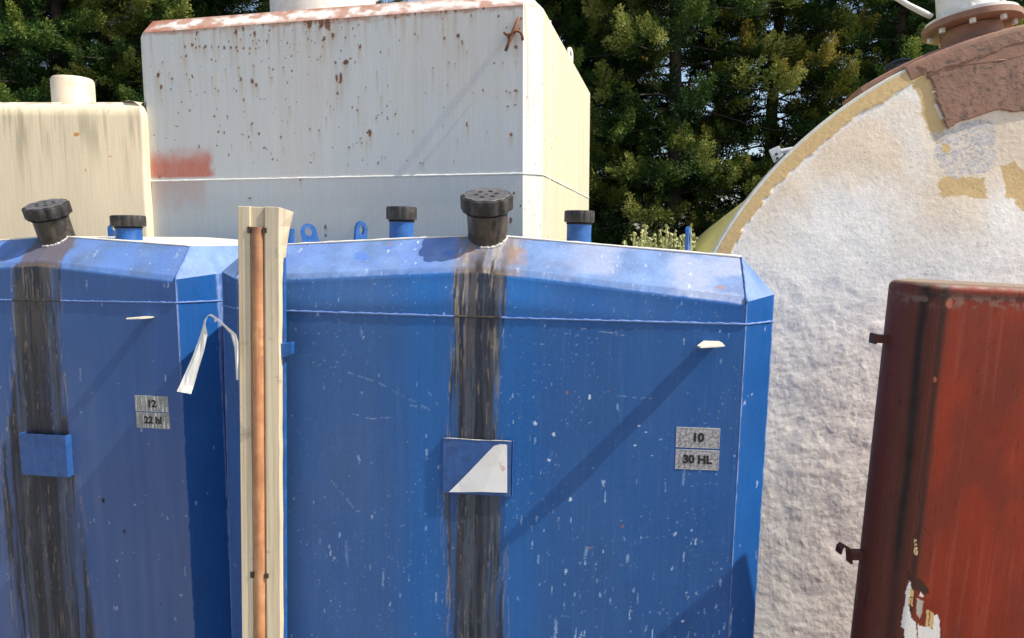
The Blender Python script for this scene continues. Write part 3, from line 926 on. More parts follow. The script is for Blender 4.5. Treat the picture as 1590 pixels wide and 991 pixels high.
tankB, lowB, topB = make_blue_tank('blue_tank', FB, B_XL, B_XR, B_XA, B_D, B_C,
                                   'blue steel tank at the left with plates 12 and 22 hl', paint_b, 0.004, None, 201, (FB.xz(20, 466)[0], FB.xz(94, 466)[0]))
big_filler(tankB, -0.06, 0.118, 2.310)
vent_px(tankB, FB, topB, 183, 217, 177, 222, 335, 352, 0.26)
p = FB.loc(179, 349, 0.42)
lug(tankB, (float(p[0]), 0.42, float(p[2]) - 0.05), 0.06, 0.055, 0.3, 0)
number_plate(tankB, FB, 210.5, 616, 260.5, 638.5, '12', m_tin2, 0.036, 0.045, None, 201)
number_plate(tankB, FB, 212.5, 642, 263, 664, '22 hl', m_tin2, 0.036, 0.042, None, 201)
bracket(tankB, FB, 228, 492, 1, 0.0, 0.6)
# its own label pocket, mostly past the edge of the view
_pk = MB()
_pk.box((-0.05, -0.03, 1.50), (0.20, 0.002, 0.16)); _pk.box((-0.149, -0.015, 1.50), (0.002, 0.028, 0.159)); _pk.box((0.049, -0.015, 1.50), (0.002, 0.028, 0.159))
_pk.build('label_pocket', m_pocket, tankB, bevel=0.0006)


# ------------------------------------------------------------------ level gauge board in front of the tank's left corner
def gauge_board():
    fr = Frame((-0.80, 2.06, 0), 3, 1.9)
    root = empty('gauge_board', fr.o, fr.rot)
    tag(root, 'tall weathered wooden gauge board with a copper tube in its groove', 'level gauge')
    M = Mat('weathered pale timber')
    gr = M.noise(1.0, 6, M.scale(90, 90, 2.2), 0.65)
    gr2 = M.noise(1.0, 4, M.scale(25, 25, 1.0))
    c = M.ramp(gr, (0.25, (0.36, 0.27, 0.16)), (0.45, (0.62, 0.51, 0.33)), (0.62, (0.74, 0.63, 0.44)), (0.8, (0.80, 0.72, 0.55)))
    c = M.mix(M.rng(gr2, 0.45, 0.7, 0, 0.5), c, (0.45, 0.38, 0.28))
    z = M.node('ShaderNodeSeparateXYZ', {'Vector': M.co}).outputs['Z']
    c = M.mix(M.math('MULTIPLY', M.rng(z, 2.0, 2.4, 0, 0.65), M.rng(M.noise(14, 5), 0.35, 0.65, 0.4, 1)), c, (0.36, 0.31, 0.25))
    c = M.mix(M.rng(M.noise(9, 6, rough=0.75), 0.58, 0.72, 0, 0.65), c, (0.2, 0.16, 0.12))
    M.bump(gr, 0.35, 0.002)
    wood = M.fin(c, 0.7)
    M = Mat('dull copper')
    n = M.noise(12, 5); n2 = M.noise(1.0, 4, M.scale(40, 40, 5))
    c = M.ramp(n, (0.3, (0.38, 0.16, 0.07)), (0.5, (0.52, 0.24, 0.11)), (0.66, (0.62, 0.32, 0.16)))
    c = M.mix(M.rng(n2, 0.56, 0.72, 0, 0.6), c, (0.25, 0.10, 0.05))
    z = M.node('ShaderNodeSeparateXYZ', {'Vector': M.co}).outputs['Z']
    c = M.mix(M.math('MULTIPLY', M.rng(z, 2.1, 2.34, 0, 0.75), M.rng(M.noise(30, 5), 0.3, 0.6, 0.3, 1)), c, (0.12, 0.07, 0.05))
    c = M.mix(M.rng(M.noise(6, 4), 0.6, 0.66, 0, 0.6), c, (0.80, 0.42, 0.17))
    copper = M.fin(c, 0.55, 0.1)
    th = 0.042
    y0 = -th
    L0, L1 = fr.xz(370.5, 320, y0), fr.xz(374, 991, y0)
    R0, R1 = fr.xz(430, 320, y0), fr.xz(437, 991, y0)
    xl, xr, zt = (L0[0] + L1[0]) / 2, (R0[0] + R1[0]) / 2 + 0.003, L0[1]
    g0, g1 = fr.xz(389, 500, y0)[0], fr.xz(411.5, 500, y0)[0]
    rg = random.Random(4)

    def bar(xa, xb, ya, yb, ztop, wob=0.0, flare=0.0):
        b = MB()
        zs = np.linspace(0.3, ztop, 40)
        rows = []
        for k, z in enumerate(zs):
            wl = rg.uniform(-wob, wob) * 0.5
            wr = rg.uniform(-wob, wob)
            fl = flare * max(0, (z - ztop + 0.22) / 0.22) ** 1.5
            rows.append([(xa + wl * 0.3, ya, z), (xb + wr, ya, z), (xb + fl + wr, yb, z - (0.012 if k == 39 and flare else 0)), (xa + wl * 0.3, yb, z)])
        v = [p for r in rows for p in r]
        f = []
        for k in range(39):
            for j in range(4):
                a, b2 = 4 * k + j, 4 * k + (j + 1) % 4
                f.append((a, b2, b2 + 4, a + 4))
        f += [(3, 2, 1, 0), (156, 157, 158, 159)]
        return b.add(v, f)
    bd = bar(xl, g0, -th, -0.002, zt, 0.0008)
    w2 = bar(g1, xr - 0.002, -th, -0.006, zt + 0.001, 0.0012, 0.030)
    bd.add(w2.v, w2.f)
    w3 = bar(g0 - 0.0005, g1 + 0.0005, -0.036, -0.003, zt - 0.0005, 0.0)
    bd.add(w3.v, w3.f)
    bd.build('board', wood, root, bevel=0.002)
    xc = (g0 + g1) / 2 - 0.001
    zc = fr.xz(400, 356, y0)[1]
    MB().tube([(xc, -0.031, z) for z in np.linspace(0.3, zc + 0.006, 20)], 0.0185, 24, jit=0.006).build('copper_tube', copper, root, smooth=True, auto=50)
    iron = plain('stained clip', (0.05, 0.035, 0.025), 0.6, 0.5, 80)
    for py in (357.5, 893):
        zz = fr.xz(400, py, y0)[1]
        cm = MB(); cn = MB()
        cm.tube([(xc + 0.0215 * math.cos(q), -0.031 - 0.0215 * math.sin(q), zz + 0.001 * math.sin(q * 3)) for q in np.linspace(-0.2, 0.35, 6)], 0.0032, 6)
        cn.tube([(xc - 0.0215 * math.cos(q), -0.031 - 0.0215 * math.sin(q), zz + 0.001) for q in np.linspace(-0.2, 0.35, 6)], 0.0032, 6)
        cn.box((xc - 0.021, -th - 0.0015, zz), (0.010, 0.003, 0.018)); cm.box((xc + 0.023, -th - 0.0015, zz), (0.012, 0.003, 0.014))
        cm.build('pipe_clip', iron, root); cn.build('pipe_clip', iron, root)
    # blue steel angle behind, and its tab
    bz = fr.xz(438, 400, -0.03)[1]
    xb = fr.loc(442.5, 700, -0.010)[0]
    MB().box(((xr + xb) / 2 - 0.002, -0.010, (bz + 0.3) / 2), (xb - xr + 0.01, 0.016, bz - 0.3)).build('backing_rail', m_blue, root, bevel=0.001)
    (ta, tz1), (tb, tz0) = fr.xz(440, 555, -0.012), fr.xz(455.5, 531, -0.012)
    MB().prism([(ta - 0.004, tz1), (ta + 0.022, tz1 + 0.008), (tb, tz1 + 0.012), (tb + 0.001, tz0), (ta + 0.01, tz0 - 0.003), (ta - 0.004, tz0 - 0.004)], -0.030, -0.004).build('rail_tab', m_blue, root, bevel=0.001)
    return fr


gfr = gauge_board()


# torn white plastic tape
def tape():
    M = Mat('white plastic tape')
    n = M.noise(1.0, 4, M.scale(60, 60, 8))
    M.bump(n, 0.4, 0.003)
    M.b.inputs['Subsurface Weight'].default_value = 0.15
    M.b.inputs['Subsurface Radius'].default_value = (0.01, 0.01, 0.01)
    mat = M.fin(M.ramp(n, (0.3, (0.62, 0.6, 0.54)), (0.6, (0.80, 0.79, 0.75))), 0.4)
    fr = gfr
    left = [(366.5, 590, -.05), (365.0, 560, -.055), (364, 540, -.06), (358, 519, -.065), (345, 505, -.075), (333, 495, -.085), (327, 491.5, -.09), (323, 490, -.09), (318, 496, -.085), (314, 512, -.08), (307, 532, -.08), (298, 556, -.085), (287, 580, -.09), (280, 597, -.095), (274.5, 608, -.1)]
    right = [(370, 590, -.058), (370, 560, -.06), (370, 531, -.062), (366, 519, -.068), (350, 505, -.075), (337, 494, -.083), (330, 489, -.092), (327, 488, -.1), (322, 492, -.1), (319, 503, -.095), (322, 520, -.085), (317, 545, -.085), (308, 575, -.088), (300.5, 600, -.092), (297, 612, -.098)]
    c = fr.R
    def wp(px, py, y): return fr.o + fr.R @ fr.loc(px, py, y)
    base = fr.o + fr.R @ fr.loc(368, 590, -0.055)
    v, f = [], []
    rg = random.Random(8)
    for (a, b) in zip(left, right):
        A, B = wp(*a), wp(*b)
        for k in range(4):
            q = k / 3
            bow = 0.0012 * math.sin(q * math.pi) + rg.uniform(-0.0016, 0.0016)
            v.append(A + (B - A) * q - base + np.array([0, -bow, 0]))
    for i in range(len(left) - 1):
        for k in range(3):
            f.append((i * 4 + k, i * 4 + k + 1, i * 4 + k + 5, i * 4 + k + 4))
    me = bpy.data.meshes.new('torn_tape')
    me.from_pydata([tuple(map(float, p)) for p in v], [], f)
    me.materials.append(mat)
    o = link('torn_tape', me)
    o.location = base
    so = o.modifiers.new('solid', 'SOLIDIFY'); so.thickness = 0.0004
    tag(o, 'torn strip of white tape hanging from the wooden gauge board', 'tape')


tape()

# ------------------------------------------------------------------ the big grey-white tank behind
FG = Frame((0, 3.6, 0), 12.6, 0)


def grey_tank():
    fr = FG
    root = empty('grey_tank', fr.o, fr.rot)
    tag(root, 'tall grey white steel tank speckled with rust behind the blue tanks', 'tank')
    xl, xr, zt, c, d = -2.085, 0.055, 3.437, 0.085, 2.25
    wz = 2.63
    W0 = np.array([0.585, 0.595, 0.575])
    rg = random.Random(11)
    S, D = [], []

    def sp(px, py, r, drip=0.0, e=1.0):
        x, z = fr.xz(px, py)
        S.append((x, z, r * 0.0036, r * 0.0036 * e))
        if drip: D.append((x, z, drip, r * 0.0033 + 0.003, 0.75))
    for px, py in ((287, 73), (300, 70), (304, 74), (310, 72), (319, 72), (329, 73), (339, 73), (348, 74), (358, 74), (367, 74), (369, 79), (378, 75), (388, 75), (397, 76)): sp(px, py, rg.uniform(1.2, 2.3), rg.uniform(0, 0.12), 1.3)
    for px, py, r, dr, e in ((480, 36, 5, .18, 1.7), (476, 30, 4, .1, 1.2), (498, 38, 4, .12, 2), (508, 36, 4, .15, 2), (521, 97, 1.6, .1, 1), (537, 97, 4, .15, .9), (544, 91, 2, 0, .7), (529, 122, 2.5, .2, 3), (523, 122, 2, .2, 2.5), (524, 145, 1.6, 0, 1.5), (503, 60, 2.2, .2, 2), (517, 55, 2.2, .1, 2), (559, 73, 2, .1, 2),
                            (245, 117, 2.6, .2, 1.3), (250, 135, 2.4, .12, 1.6), (267, 122, 1.4, .05, 1.6), (252, 97, 1.3, .05, 1.3), (234, 46, 1.8, .25, 1.2), (305, 52, 1.6, .1, 2), (366, 49, 2.2, .25, 2), (378, 44, 2.2, .1, 1.7), (395, 52, 1.8, .15, 2.2), (374, 123, 2, .12, 1.5), (392, 127, 3, .1, 1.3), (398, 132, 2.4, .08, 1.2), (339, 141, 1.4, .04, 1), (391, 193, 2.2, .1, .6), (289, 87, 1.8, .12, 1.2), (402, 208, 1.8, 0, 1), (410, 230, 2, 0, 1), (309, 228, 1.6, 0, 2),
                            (574, 206, 2.6, .1, 2.2), (570, 206, 2, 0, .8), (555, 171, 1.7, .1, 1), (542, 229, 1.6, .04, 1), (560, 215, 1.3, .03, 1), (561, 222, 1.4, .03, 1), (711, 55, 2.4, .12, 1.2), (690, 59, 1.6, .06, 1.3), (718, 66, 1.4, .1, 2), (697, 97, 1.3, .04, 1), (801, 141, 2.6, .1, .8), (792, 144, 1.4, .05, 1), (788, 165, 1.8, .03, .8), (800, 163, 1.6, .02, .7), (794, 209, 2.2, .1, 1.3), (750, 140, 1.2, .03, 1.4), (725, 194, 1.2, .1, 3), (732, 24, 1.4, .06, 2), (692, 18, 2, .06, 1.4), (774, 25, 1.3, 0, 1.2), (751, 12, 1.7, 0, 1.6), (801, 73, 2.4, .08, 1), (803, 30, 1.4, 0, 1), (809, 29, 1.6, 0, 1), (466, 279, 2, .05, .8), (310, 280, 1.8, 0, .7), (236, 344, 1.4, .03, 1), (388, 308, 2.6, .03, .5), (505, 353, 2.4, .05, 1.2), (506, 366, 1.6, 0, 1.3), (798, 300, 1.8, .05, 1), (793, 342, 2.4, .06, 1.6), (780, 352, 2, .1, 1), (809, 320, 1.5, 0, 1), (800, 50, 1.5, .2, 1)):
        sp(px, py, r, dr, e)
    for k in range(420):
        t = rg.random() ** 1.9
        px = rg.choice((rg.uniform(225, 620), rg.uniform(225, 812)))
        py = 45 - (px - 221) * 0.064 + 4 + t * 235
        clump = vn(np.array(px / 34.0), np.array(py / 60.0), 5)
        if clump < 0.42 and rg.random() < 0.75: continue
        sp(px, py, rg.choice((0.55, 0.7, 0.8, 1.0, 1.3)), rg.choice((0, 0, 0, 0, 0, 0.04, 0.1)) * (1.6 - t), rg.uniform(0.8, 1.8))
    for k in range(40):
        px = rg.uniform(230, 800)
        sp(px, 45 - (px - 221) * 0.064 + rg.uniform(0, 4), rg.uniform(0.8, 2.2), rg.uniform(0.03, 0.25), rg.uniform(0.8, 2.2))

    def paint_front(X, Y, Z, S_, T):
        c_ = np.broadcast_to(W0, X.shape + (3,)) * (0.94 + 0.10 * fbm(X * 20, Z * 0.9, 4, 301))[..., None]
        c_ = mixc(c_, (0.60, 0.53, 0.45), 0.35 * ss(0.4, 0.75, fbm(X * 2.5, Z * 2.5, 4, 303)))
        c_ = mixc(c_, (0.55, 0.5, 0.38), 0.35 * ss(0.52, 0.72, fbm(X * 45, Z * 0.7, 4, 304)) * ss(2.4, 3.3, Z))
        c_ = mixc(c_, (0.50, 0.52, 0.47), 0.45 * ss(wz + 0.03, wz - 0.2, Z))
        # red oxide sprayed patch
        (xa, za), (xb, zb) = fr.xz(224, 276), fr.xz(329, 230)
        n = (fbm(X * 30, Z * 30, 4, 311) - 0.5) * 0.05
        m = ss(xa - 0.02, xa + 0.07, X + n) * (1 - ss(xb - 0.035, xb + 0.012, X + n)) * (1 - ss(zb - 0.09, zb + 0.03, Z + n * 0.8)) * ss(za - 0.012, za + 0.004, Z + n * 0.2)
        c_ = mixc(c_, (0.55, 0.15, 0.085), m * (0.78 + 0.2 * fbm(X * 60, Z * 8, 3, 312)))
        m2 = ss(xa, xa + 0.08, X + n) * (1 - ss(xb - 0.08, xb - 0.02, X + n)) * ss(wz - 0.22, wz - 0.01, Z + n * 2) * (Z < wz)
        c_ = mixc(c_, (0.50, 0.22, 0.15), m2 * 0.4)
        dm = drips(X, Z, D, 321)
        c_ = mixc(c_, (0.44, 0.31, 0.17), np.clip(dm, 0, 1) * 0.75)
        # rusty top edge
        te = (1 - ss(0.0, 0.03, zt - Z + (fbm(X * 20, Z * 30, 4, 323) - 0.5) * 0.045))
        c_ = mixc(c_, (0.36, 0.16, 0.085), te * 0.8)
        sm = spots(X, Z, S, 331, 0.75)
        dk = fbm(X * 300, Z * 300, 2, 333)
        rc = mixc(np.broadcast_to(np.array([0.24, 0.095, 0.04]), c_.shape).copy(), (0.085, 0.035, 0.018), ss(0.45, 0.65, dk))
        return mixc(c_, rc, sm)
    sh = Shell()
    st = 0.0042
    sh.quad((xl, 0, 2.0), (xr, 0, 2.0), (xr, 0, zt), (xl, 0, zt), int((xr - xl) / st), int((zt - 2.0) / st), paint_front)

    def pw(sd, base=(0.68, 0.66, 0.60), rust=0.5, ax='x'):
        def f(X, Y, Z, S_, T):
            A = X + Y
            c_ = np.broadcast_to(np.array(base), X.shape + (3,)) * (0.9 + 0.14 * fbm(A * 8, Z * 1.5, 4, sd))[..., None]
            c_ = mixc(c_, (0.46, 0.26, 0.12), rust * 0.7 * ss(0.60, 0.78, fbm(A * 30, Z * 2.0, 4, sd + 4)) * ss(2.2, 3.4, Z))
            return mixc(c_, (0.15, 0.06, 0.03), flecks(A, Z, sd + 8, 0.05 * rust, 1.0))
        return f

    def ptop(X, Y, Z, S_, T):
        c_ = np.broadcast_to(np.array([0.70, 0.66, 0.60]), X.shape + (3,)) * (0.85 + 0.25 * fbm(X * 9, Y * 9, 4, 341))[..., None]
        r = ss(0.50, 0.66, fbm(X * 14, T * 2 + X * 3, 5, 343)) * 0.85
        c_ = mixc(c_, (0.40, 0.2, 0.12), r)
        e = 1 - ss(0.0, 0.35, np.minimum(T, 1 - T) + (fbm(X * 30, T * 3, 4, 345) - 0.5) * 0.5)
        c_ = mixc(c_, (0.36, 0.14, 0.07), e * 0.75)
        return mixc(c_, (0.33, 0.12, 0.06), (1 - ss(-2.0, -1.85, X + (fbm(X * 20, T * 4, 3, 347) - 0.5) * 0.3)) * 0.8)
    pr, pc = pw(351, (0.62, 0.58, 0.44), 0.45), pw(361, (0.72, 0.70, 0.64), 0.8)
    zc = zt + c
    # lower body
    sh.quad((xl, 0, 0), (xr, 0, 0), (xr, 0, 2.0), (xl, 0, 2.0), 40, 40, pw(352, (0.64, 0.65, 0.63), 0.2))
    for s_, xe in ((1, xr), (-1, xl)):
        xo = xe + s_ * c
        fl = s_ < 0
        sh.quad((xe, 0, 0), (xo, c, 0), (xo, c, zt), (xe, 0, zt), 30, 500, pc, flip=fl)
        sh.quad((xo, c, 0), (xo, d - c, 0), (xo, d - c, zt), (xo, c, zt), 200, 400, pr, flip=fl)
        sh.quad((xe, d, 0), (xo, d - c, 0), (xo, d - c, zt), (xe, d, zt), 6, 20, pr, flip=not fl)
        sh.quad((xe, 0, zt), (xo, c, zt), (xe, c, zc), (xe, c, zc), 14, 14, ptop, flip=fl, smooth=False)
        sh.quad((xo, c, zt), (xo, d - c, zt), (xe, d - c, zc), (xe, c, zc), 80, 12, ptop, flip=fl)
        sh.quad((xe, d, zt), (xo, d - c, zt), (xe, d - c, zc), (xe, d - c, zc), 4, 4, ptop, flip=not fl, smooth=False)
    sh.quad((xl, 0, zt), (xr, 0, zt), (xr, c, zc), (xl, c, zc), 500, 34, ptop)
    sh.quad((xl, d, 0), (xr, d, 0), (xr, d, zt), (xl, d, zt), 20, 20, pr, flip=True)
    sh.quad((xl, d, zt), (xr, d, zt), (xr, d - c, zc), (xl, d - c, zc), 20, 4, ptop, flip=True)
    sh.quad((xl, c, zc), (xr, c, zc), (xr, d - c, zc), (xl, d - c, zc), 40, 30, ptop)
    sh.build('tank_shell', m_white_shell, root)
    path = []
    r2 = random.Random(3)
    for a, b, n in (((xl - c, d - c), (xl - c, c), 20), ((xl - c, c), (xl, 0), 6), ((xl, 0), (xr, 0), 120), ((xr, 0), (xr + c, c), 8), ((xr + c, c), (xr + c, d - c), 60)):
        for k in range(n + 1):
            q = k / n
            path.append((a[0] + (b[0] - a[0]) * q, a[1] + (b[1] - a[1]) * q - 0.001, wz + r2.uniform(-0.0008, 0.0008)))
    MB().tube(path, 0.005, 8, jit=0.2).build('weld_seam', m_white_bead, root, smooth=True)
    MB().tube([(xr + c + 0.001, 0.28, z) for z in np.linspace(0, zt, 40)], 0.005, 8, jit=0.1).build('weld_seam', m_white_bead, root, smooth=True)
    # rusty cross-shaped hook
    hk = MB()
    L = lambda px, py, y: fr.loc(px, py, y)
    hk.tube([L(805, 29, -.012), L(802, 38, -.03), L(797, 50, -.045), L(791, 64, -.05), L(785, 79, -.055)], [0.009, 0.010, 0.010, 0.009, 0.008], 10, jit=0.1)
    hk.tube([L(783, 51, -.035), L(786, 54, -.05), L(792, 54, -.055), L(798, 49, -.05), L(804, 48, -.045), L(809, 51, -.04), L(811, 56, -.03), L(811.5, 62, -.015)], 0.0068, 10, jit=0.1)
    hk.tube([L(802, 38, 0.0), L(802, 38, -.03)], 0.009, 8); hk.tube([L(790, 57, 0.0), L(791, 60, -.05)], 0.009, 8)
    hk.build('cross_hook', m_rust, root, smooth=True)
    # small eye at the far end of the top right edge
    p = fr.loc(880, 97, 1.25)
    lug(root, (xr + c - 0.03, 1.25, zt + 0.005), 0.10, 0.11, math.radians(80), 0, m_white)
    # manhole collar on top, only its foot shows
    mn = MB()
    xm = float(fr.loc(512, 5, 0.55)[0])
    mn.lathe([(0.30, zc - 0.01), (0.30, zc + 0.22), (0.33, zc + 0.22), (0.33, zc + 0.25), (0.02, zc + 0.28)], 40, c=(xm, 0.47, 0))
    mn.build('manhole', m_white, root, smooth=True, auto=35)


grey_tank()


# ------------------------------------------------------------------ cream tank at the far left
def cream_tank():
    fr = Frame((-2.6, 4.0, 0), 0, 0)
    root = empty('cream_tank', fr.o, fr.rot)
    tag(root, 'cream coloured tank with grey streaks and a short pipe on its rounded top', 'tank')
    xr = fr.xz(225, 250)[0]
    zt = fr.xz(180, 154.5)[1]
    xl, d, r = xr - 1.9, 1.6, 0.09
    # rounded box as stacked offset outlines
    out, nrm = [], []
    R = 0.02
    for cx_, cy_, a0 in ((xr - R, R, -90), (xr - R, d - R, 0), (xl + R, d - R, 90), (xl + R, R, 180)):
        for k in range(11):
            q = math.radians(a0 + 9 * k)
            out.append((cx_ + R * math.cos(q), cy_ + R * math.sin(q))); nrm.append((math.cos(q), math.sin(q)))
    # densify the straight front edge
    O, N = np.array(out), np.array(nrm)
    iL = len(O)
    pts, nn = [], []
    for i in range(iL):
        a, b = O[i], O[(i + 1) % iL]
        n = max(1, int(np.hypot(*(b - a)) / 0.008))
        for k in range(n):
            q = k / n
            pts.append(a + (b - a) * q); nn.append(N[i] * (1 - q) + N[(i + 1) % iL] * q)
    pts.append(pts[0]); nn.append(nn[0])
    pts, nn = np.array(pts), np.array(nn)
    prof = [(0, z) for z in np.concatenate([np.linspace(0, 2.0, 10)[:-1], np.linspace(2.0, zt - r, 150)])]
    prof += [(r * (1 - math.cos(q)), zt - r + r * math.sin(q)) for q in np.linspace(0.1, math.pi / 2, 14)]
    X = np.array([pts[:, 0] - nn[:, 0] * o for o, z in prof]); Y = np.array([pts[:, 1] - nn[:, 1] * o for o, z in prof])
    Z = np.array([np.full(len(pts), z) for o, z in prof])
    A = X + Y * 0.7
    c = np.broadcast_to(np.array([0.78, 0.65, 0.44]), X.shape + (3,)) * (0.88 + 0.2 * fbm(A * 6, Z * 1.4, 4, 401))[..., None]
    c = mixc(c, (0.42, 0.36, 0.23), 0.7 * ss(0.46, 0.7, fbm(A * 26, Z * 2.2, 5, 403)) * np.exp(-((Z - (zt - 0.16)) / 0.14) ** 2))
    c = mixc(c, (0.30, 0.26, 0.17), 0.5 * ss(0.56, 0.72, fbm(A * 60, Z * 1.6, 4, 405)) * ss(zt - 0.6, zt - 0.1, Z))
    c = mixc(c, (0.70, 0.66, 0.50), ss(zt - 0.07, zt - 0.02, Z) * 0.7)
    c = mixc(c, (0.55, 0.26, 0.05), spots(X, Z, [(*fr.xz(119, 209), 0.014, 0.010), (*fr.xz(171, 243), 0.006, 0.005), (*fr.xz(133, 265), 0.005, 0.007)], 4))
    c = mixc(c, (0.25, 0.20, 0.12), (1 - ss(0.0, 0.012, np.abs(Z - zt + 0.012 + (fbm(A * 30, Z * 0, 3, 409) - .5) * 0.02))) * ss(0.4, 0.6, fbm(A * 20, Z, 3, 411)) * 0.7)
    sh = Shell()
    sh.grid(X, Y, Z, c)
    cxm, cym = (xl + xr) / 2, d / 2
    X2 = np.array([X[-1], X[-1] * 0 + cxm]); Y2 = np.array([Y[-1], Y[-1] * 0 + cym]); Z2 = np.array([Z[-1], Z[-1] * 0 + zt + 0.02])
    sh.grid(X2, Y2, Z2, np.broadcast_to(np.array([0.62, 0.55, 0.4]), X2.shape + (3,)))
    sh.build('tank_shell', m_cream_shell, root)
    y = 0.35
    xa, xb = fr.xz(84, 140, y)[0], fr.xz(143.5, 140, y)[0]
    z1 = fr.xz(120, 121.5, y)[1]
    rp = (xb - xa) / 2
    MB().lathe([(rp, zt - 0.05), (rp, z1 - 0.02), (rp - 0.008, z1 - 0.004), (rp - 0.03, z1), (0.01, z1 + 0.004)], 40, c=((xa + xb) / 2, y, 0)).build('filler_pipe', m_creampipe, root, smooth=True, auto=40)


m_creampipe = plain('pale cream pipe', (0.70, 0.62, 0.48), 0.55, 0.1, 8, dirt=0.5, dcol=(0.5, 0.33, 0.2))
cream_tank()

# ------------------------------------------------------------------ fibreglass tank lying on the right
FD = Frame((0, 3.05, 1.5), 8, 0, -5)
D_X, D_Z, D_R = 2.345, 1.492, 1.683


def fibreglass_tank():
    o = FD.o + FD.R @ np.array([D_X, 0, -0.008 - D_Z])
    fr = Frame(o, 8, 0, -5)
    root = empty('fibreglass_tank', fr.o, fr.rot)
    tag(root, 'huge round off white fibreglass tank end with mustard rim and brown nozzle', 'tank')
    Rr = D_R - 0.014
    rad = np.concatenate([np.linspace(0.0, 0.35, 20)[:-1], np.linspace(0.35, Rr, 430)])
    ang = np.linspace(0, 2 * np.pi, 1300)
    A, Rd = np.meshgrid(ang, rad)
    X, Z = Rd * np.cos(A), D_Z + Rd * np.sin(A)
    # rough hand-laid laminate: diagonal wrinkles, stronger low down
    amp = 0.2 + 0.8 * ss(2.35, 1.9, Z)
    u_, v_ = X * 0.86 + Z * 0.5, -X * 0.5 + Z * 0.86
    wrx, wrz = X + 0.05 * (fbm(X * 5, Z * 5, 3, 505) - .5), Z + 0.05 * (fbm(X * 5 + 7, Z * 5, 3, 506) - .5)
    b1 = fbm(u_ * 13, v_ * 20, 5, 501, 0.55)
    b2 = 1 - np.abs(2 * fbm((wrx * 0.8 + wrz * 0.6) * 13, (-wrx * 0.6 + wrz * 0.8) * 24, 4, 503) - 1)
    lo = fbm(X * 2.2, Z * 2.2, 3, 507)
    Y = -(0.0068 * (b1 - 0.5) * amp + 0.0026 * (b2 - 0.7) * amp + 0.016 * (lo - 0.5)) * (1 - ss(Rr - 0.10, Rr - 0.02, Rd))
    c = np.broadcast_to(np.array([0.90, 0.85, 0.77]), X.shape + (3,)) * (0.93 + 0.12 * fbm(X * 14, Z * 14, 4, 511))[..., None]
    c = mixc(c, (0.76, 0.60, 0.42), 0.85 * ss(0.38, 0.68, fbm(X * 3.0, Z * 3.0, 5, 513)) * ss(2.1, 2.55, Z))
    c = mixc(c, (0.50, 0.40, 0.25), 0.5 * ss(0.55, 0.75, fbm(X * 5.0, Z * 4.0, 5, 515)) * ss(2.45, 2.8, Z))
    c = mixc(c, (0.40, 0.34, 0.27), flecks(X, Z, 517, 0.10, 0.9) * 0.7 * ss(1.95, 2.15, Z))
    nX = X + (fbm(X * 38, Z * 38, 4, 521) - 0.5) * 0.035
    nZ = Z + (fbm(X * 38 + 50, Z * 38, 4, 522) - 0.5) * 0.035
    MU = (0.62, 0.43, 0.19)
    # mustard rim, torn inner edge
    left = ss(0.2, -0.1, X)
    edge = Rr - Rd + (fbm(A * 40, Rd * 60, 5, 523, 0.65) - 0.5) * 0.045 + (fbm(A * 7, Rd * 2, 3, 524) - 0.5) * 0.03
    m = (1 - ss(0.050, 0.056, edge)) * (0.15 + 0.85 * left)
    tear = (1 - ss(0.0, 0.012, np.abs(edge - 0.058))) * left
    c = mixc(c, (0.80, 0.78, 0.74), tear * 0.9)
    c = mixc(c, MU, m)
    P = lambda pts: fr.poly(pts)
    band = P([(1392, 114), (1412, 104), (1436, 112), (1447, 128), (1453, 160), (1462, 182), (1469, 214), (1458, 222), (1443, 205), (1432, 178), (1424, 150), (1412, 124), (1390, 133)])
    c = mixc(c, MU, in_poly(nX, nZ, band) * 1.0)
    grey = P([(1449, 210), (1470, 201), (1483, 196), (1520, 185), (1548, 190), (1545, 262), (1483, 279), (1466, 268), (1455, 240)])
    g = in_poly(nX, nZ, grey) * 1.0
    c = mixc(c, (0.56, 0.53, 0.51), g * (0.35 + 0.65 * ss(0.4, 0.6, fbm(X * 90, Z * 90, 3, 531))))
    c = mixc(c, (0.30, 0.28, 0.27), g * 0.7 * ss(0.56, 0.70, fbm(X * 160, Z * 160, 3, 533)))
    for pts in ([(1455, 281), (1466, 276), (1530, 278), (1532, 306), (1480, 304), (1463, 309), (1457, 300)], [(1464, 222), (1473, 224), (1475, 232), (1468, 235)], [(1555, 260), (1575, 250), (1600, 280), (1590, 330), (1560, 300)]):
        c = mixc(c, MU, in_poly(nX, nZ, P(pts)) * 1.0)
    brown = P([(1380, 80), (1398, 100), (1430, 111), (1446, 129), (1454, 160), (1468, 203), (1483, 195), (1540, 172), (1600, 175), (1680, 140), (1680, 40), (1380, 40)])
    bX, bZ = X + (fbm(X * 20, Z * 20, 3, 541) - 0.5) * 0.02, Z + (fbm(X * 20 + 5, Z * 20, 3, 542) - 0.5) * 0.02
    BR = np.array([0.25, 0.125, 0.075])
    bm_ = in_poly(bX, bZ, brown) * 1.0
    brc = np.broadcast_to(BR, c.shape) * (0.75 + 0.5 * fbm(X * 30, Z * 18, 5, 543))[..., None]
    brc = mixc(brc, (0.06, 0.035, 0.025), ss(0.62, 0.72, fbm(X * 90, Z * 70, 3, 545)) * 0.7)
    c = c * (1 - bm_[..., None]) + brc * bm_[..., None]
    Y = Y * (1 - 0.8 * np.maximum(bm_, m))
    Y = Y - 0.004 * m - 0.006 * bm_
    sh = Shell()
    sh.grid(X, Y, Z, c, flip=False)
    sh.build('end_wall', m_fibre, root)
    # rim ring: thin pale lip, then the yellow-green barrel behind
    n = 160
    rb = MB()
    def ring(rr, y): return [(rr * math.cos(2 * math.pi * k / n), y, D_Z + rr * math.sin(2 * math.pi * k / n)) for k in range(n)]
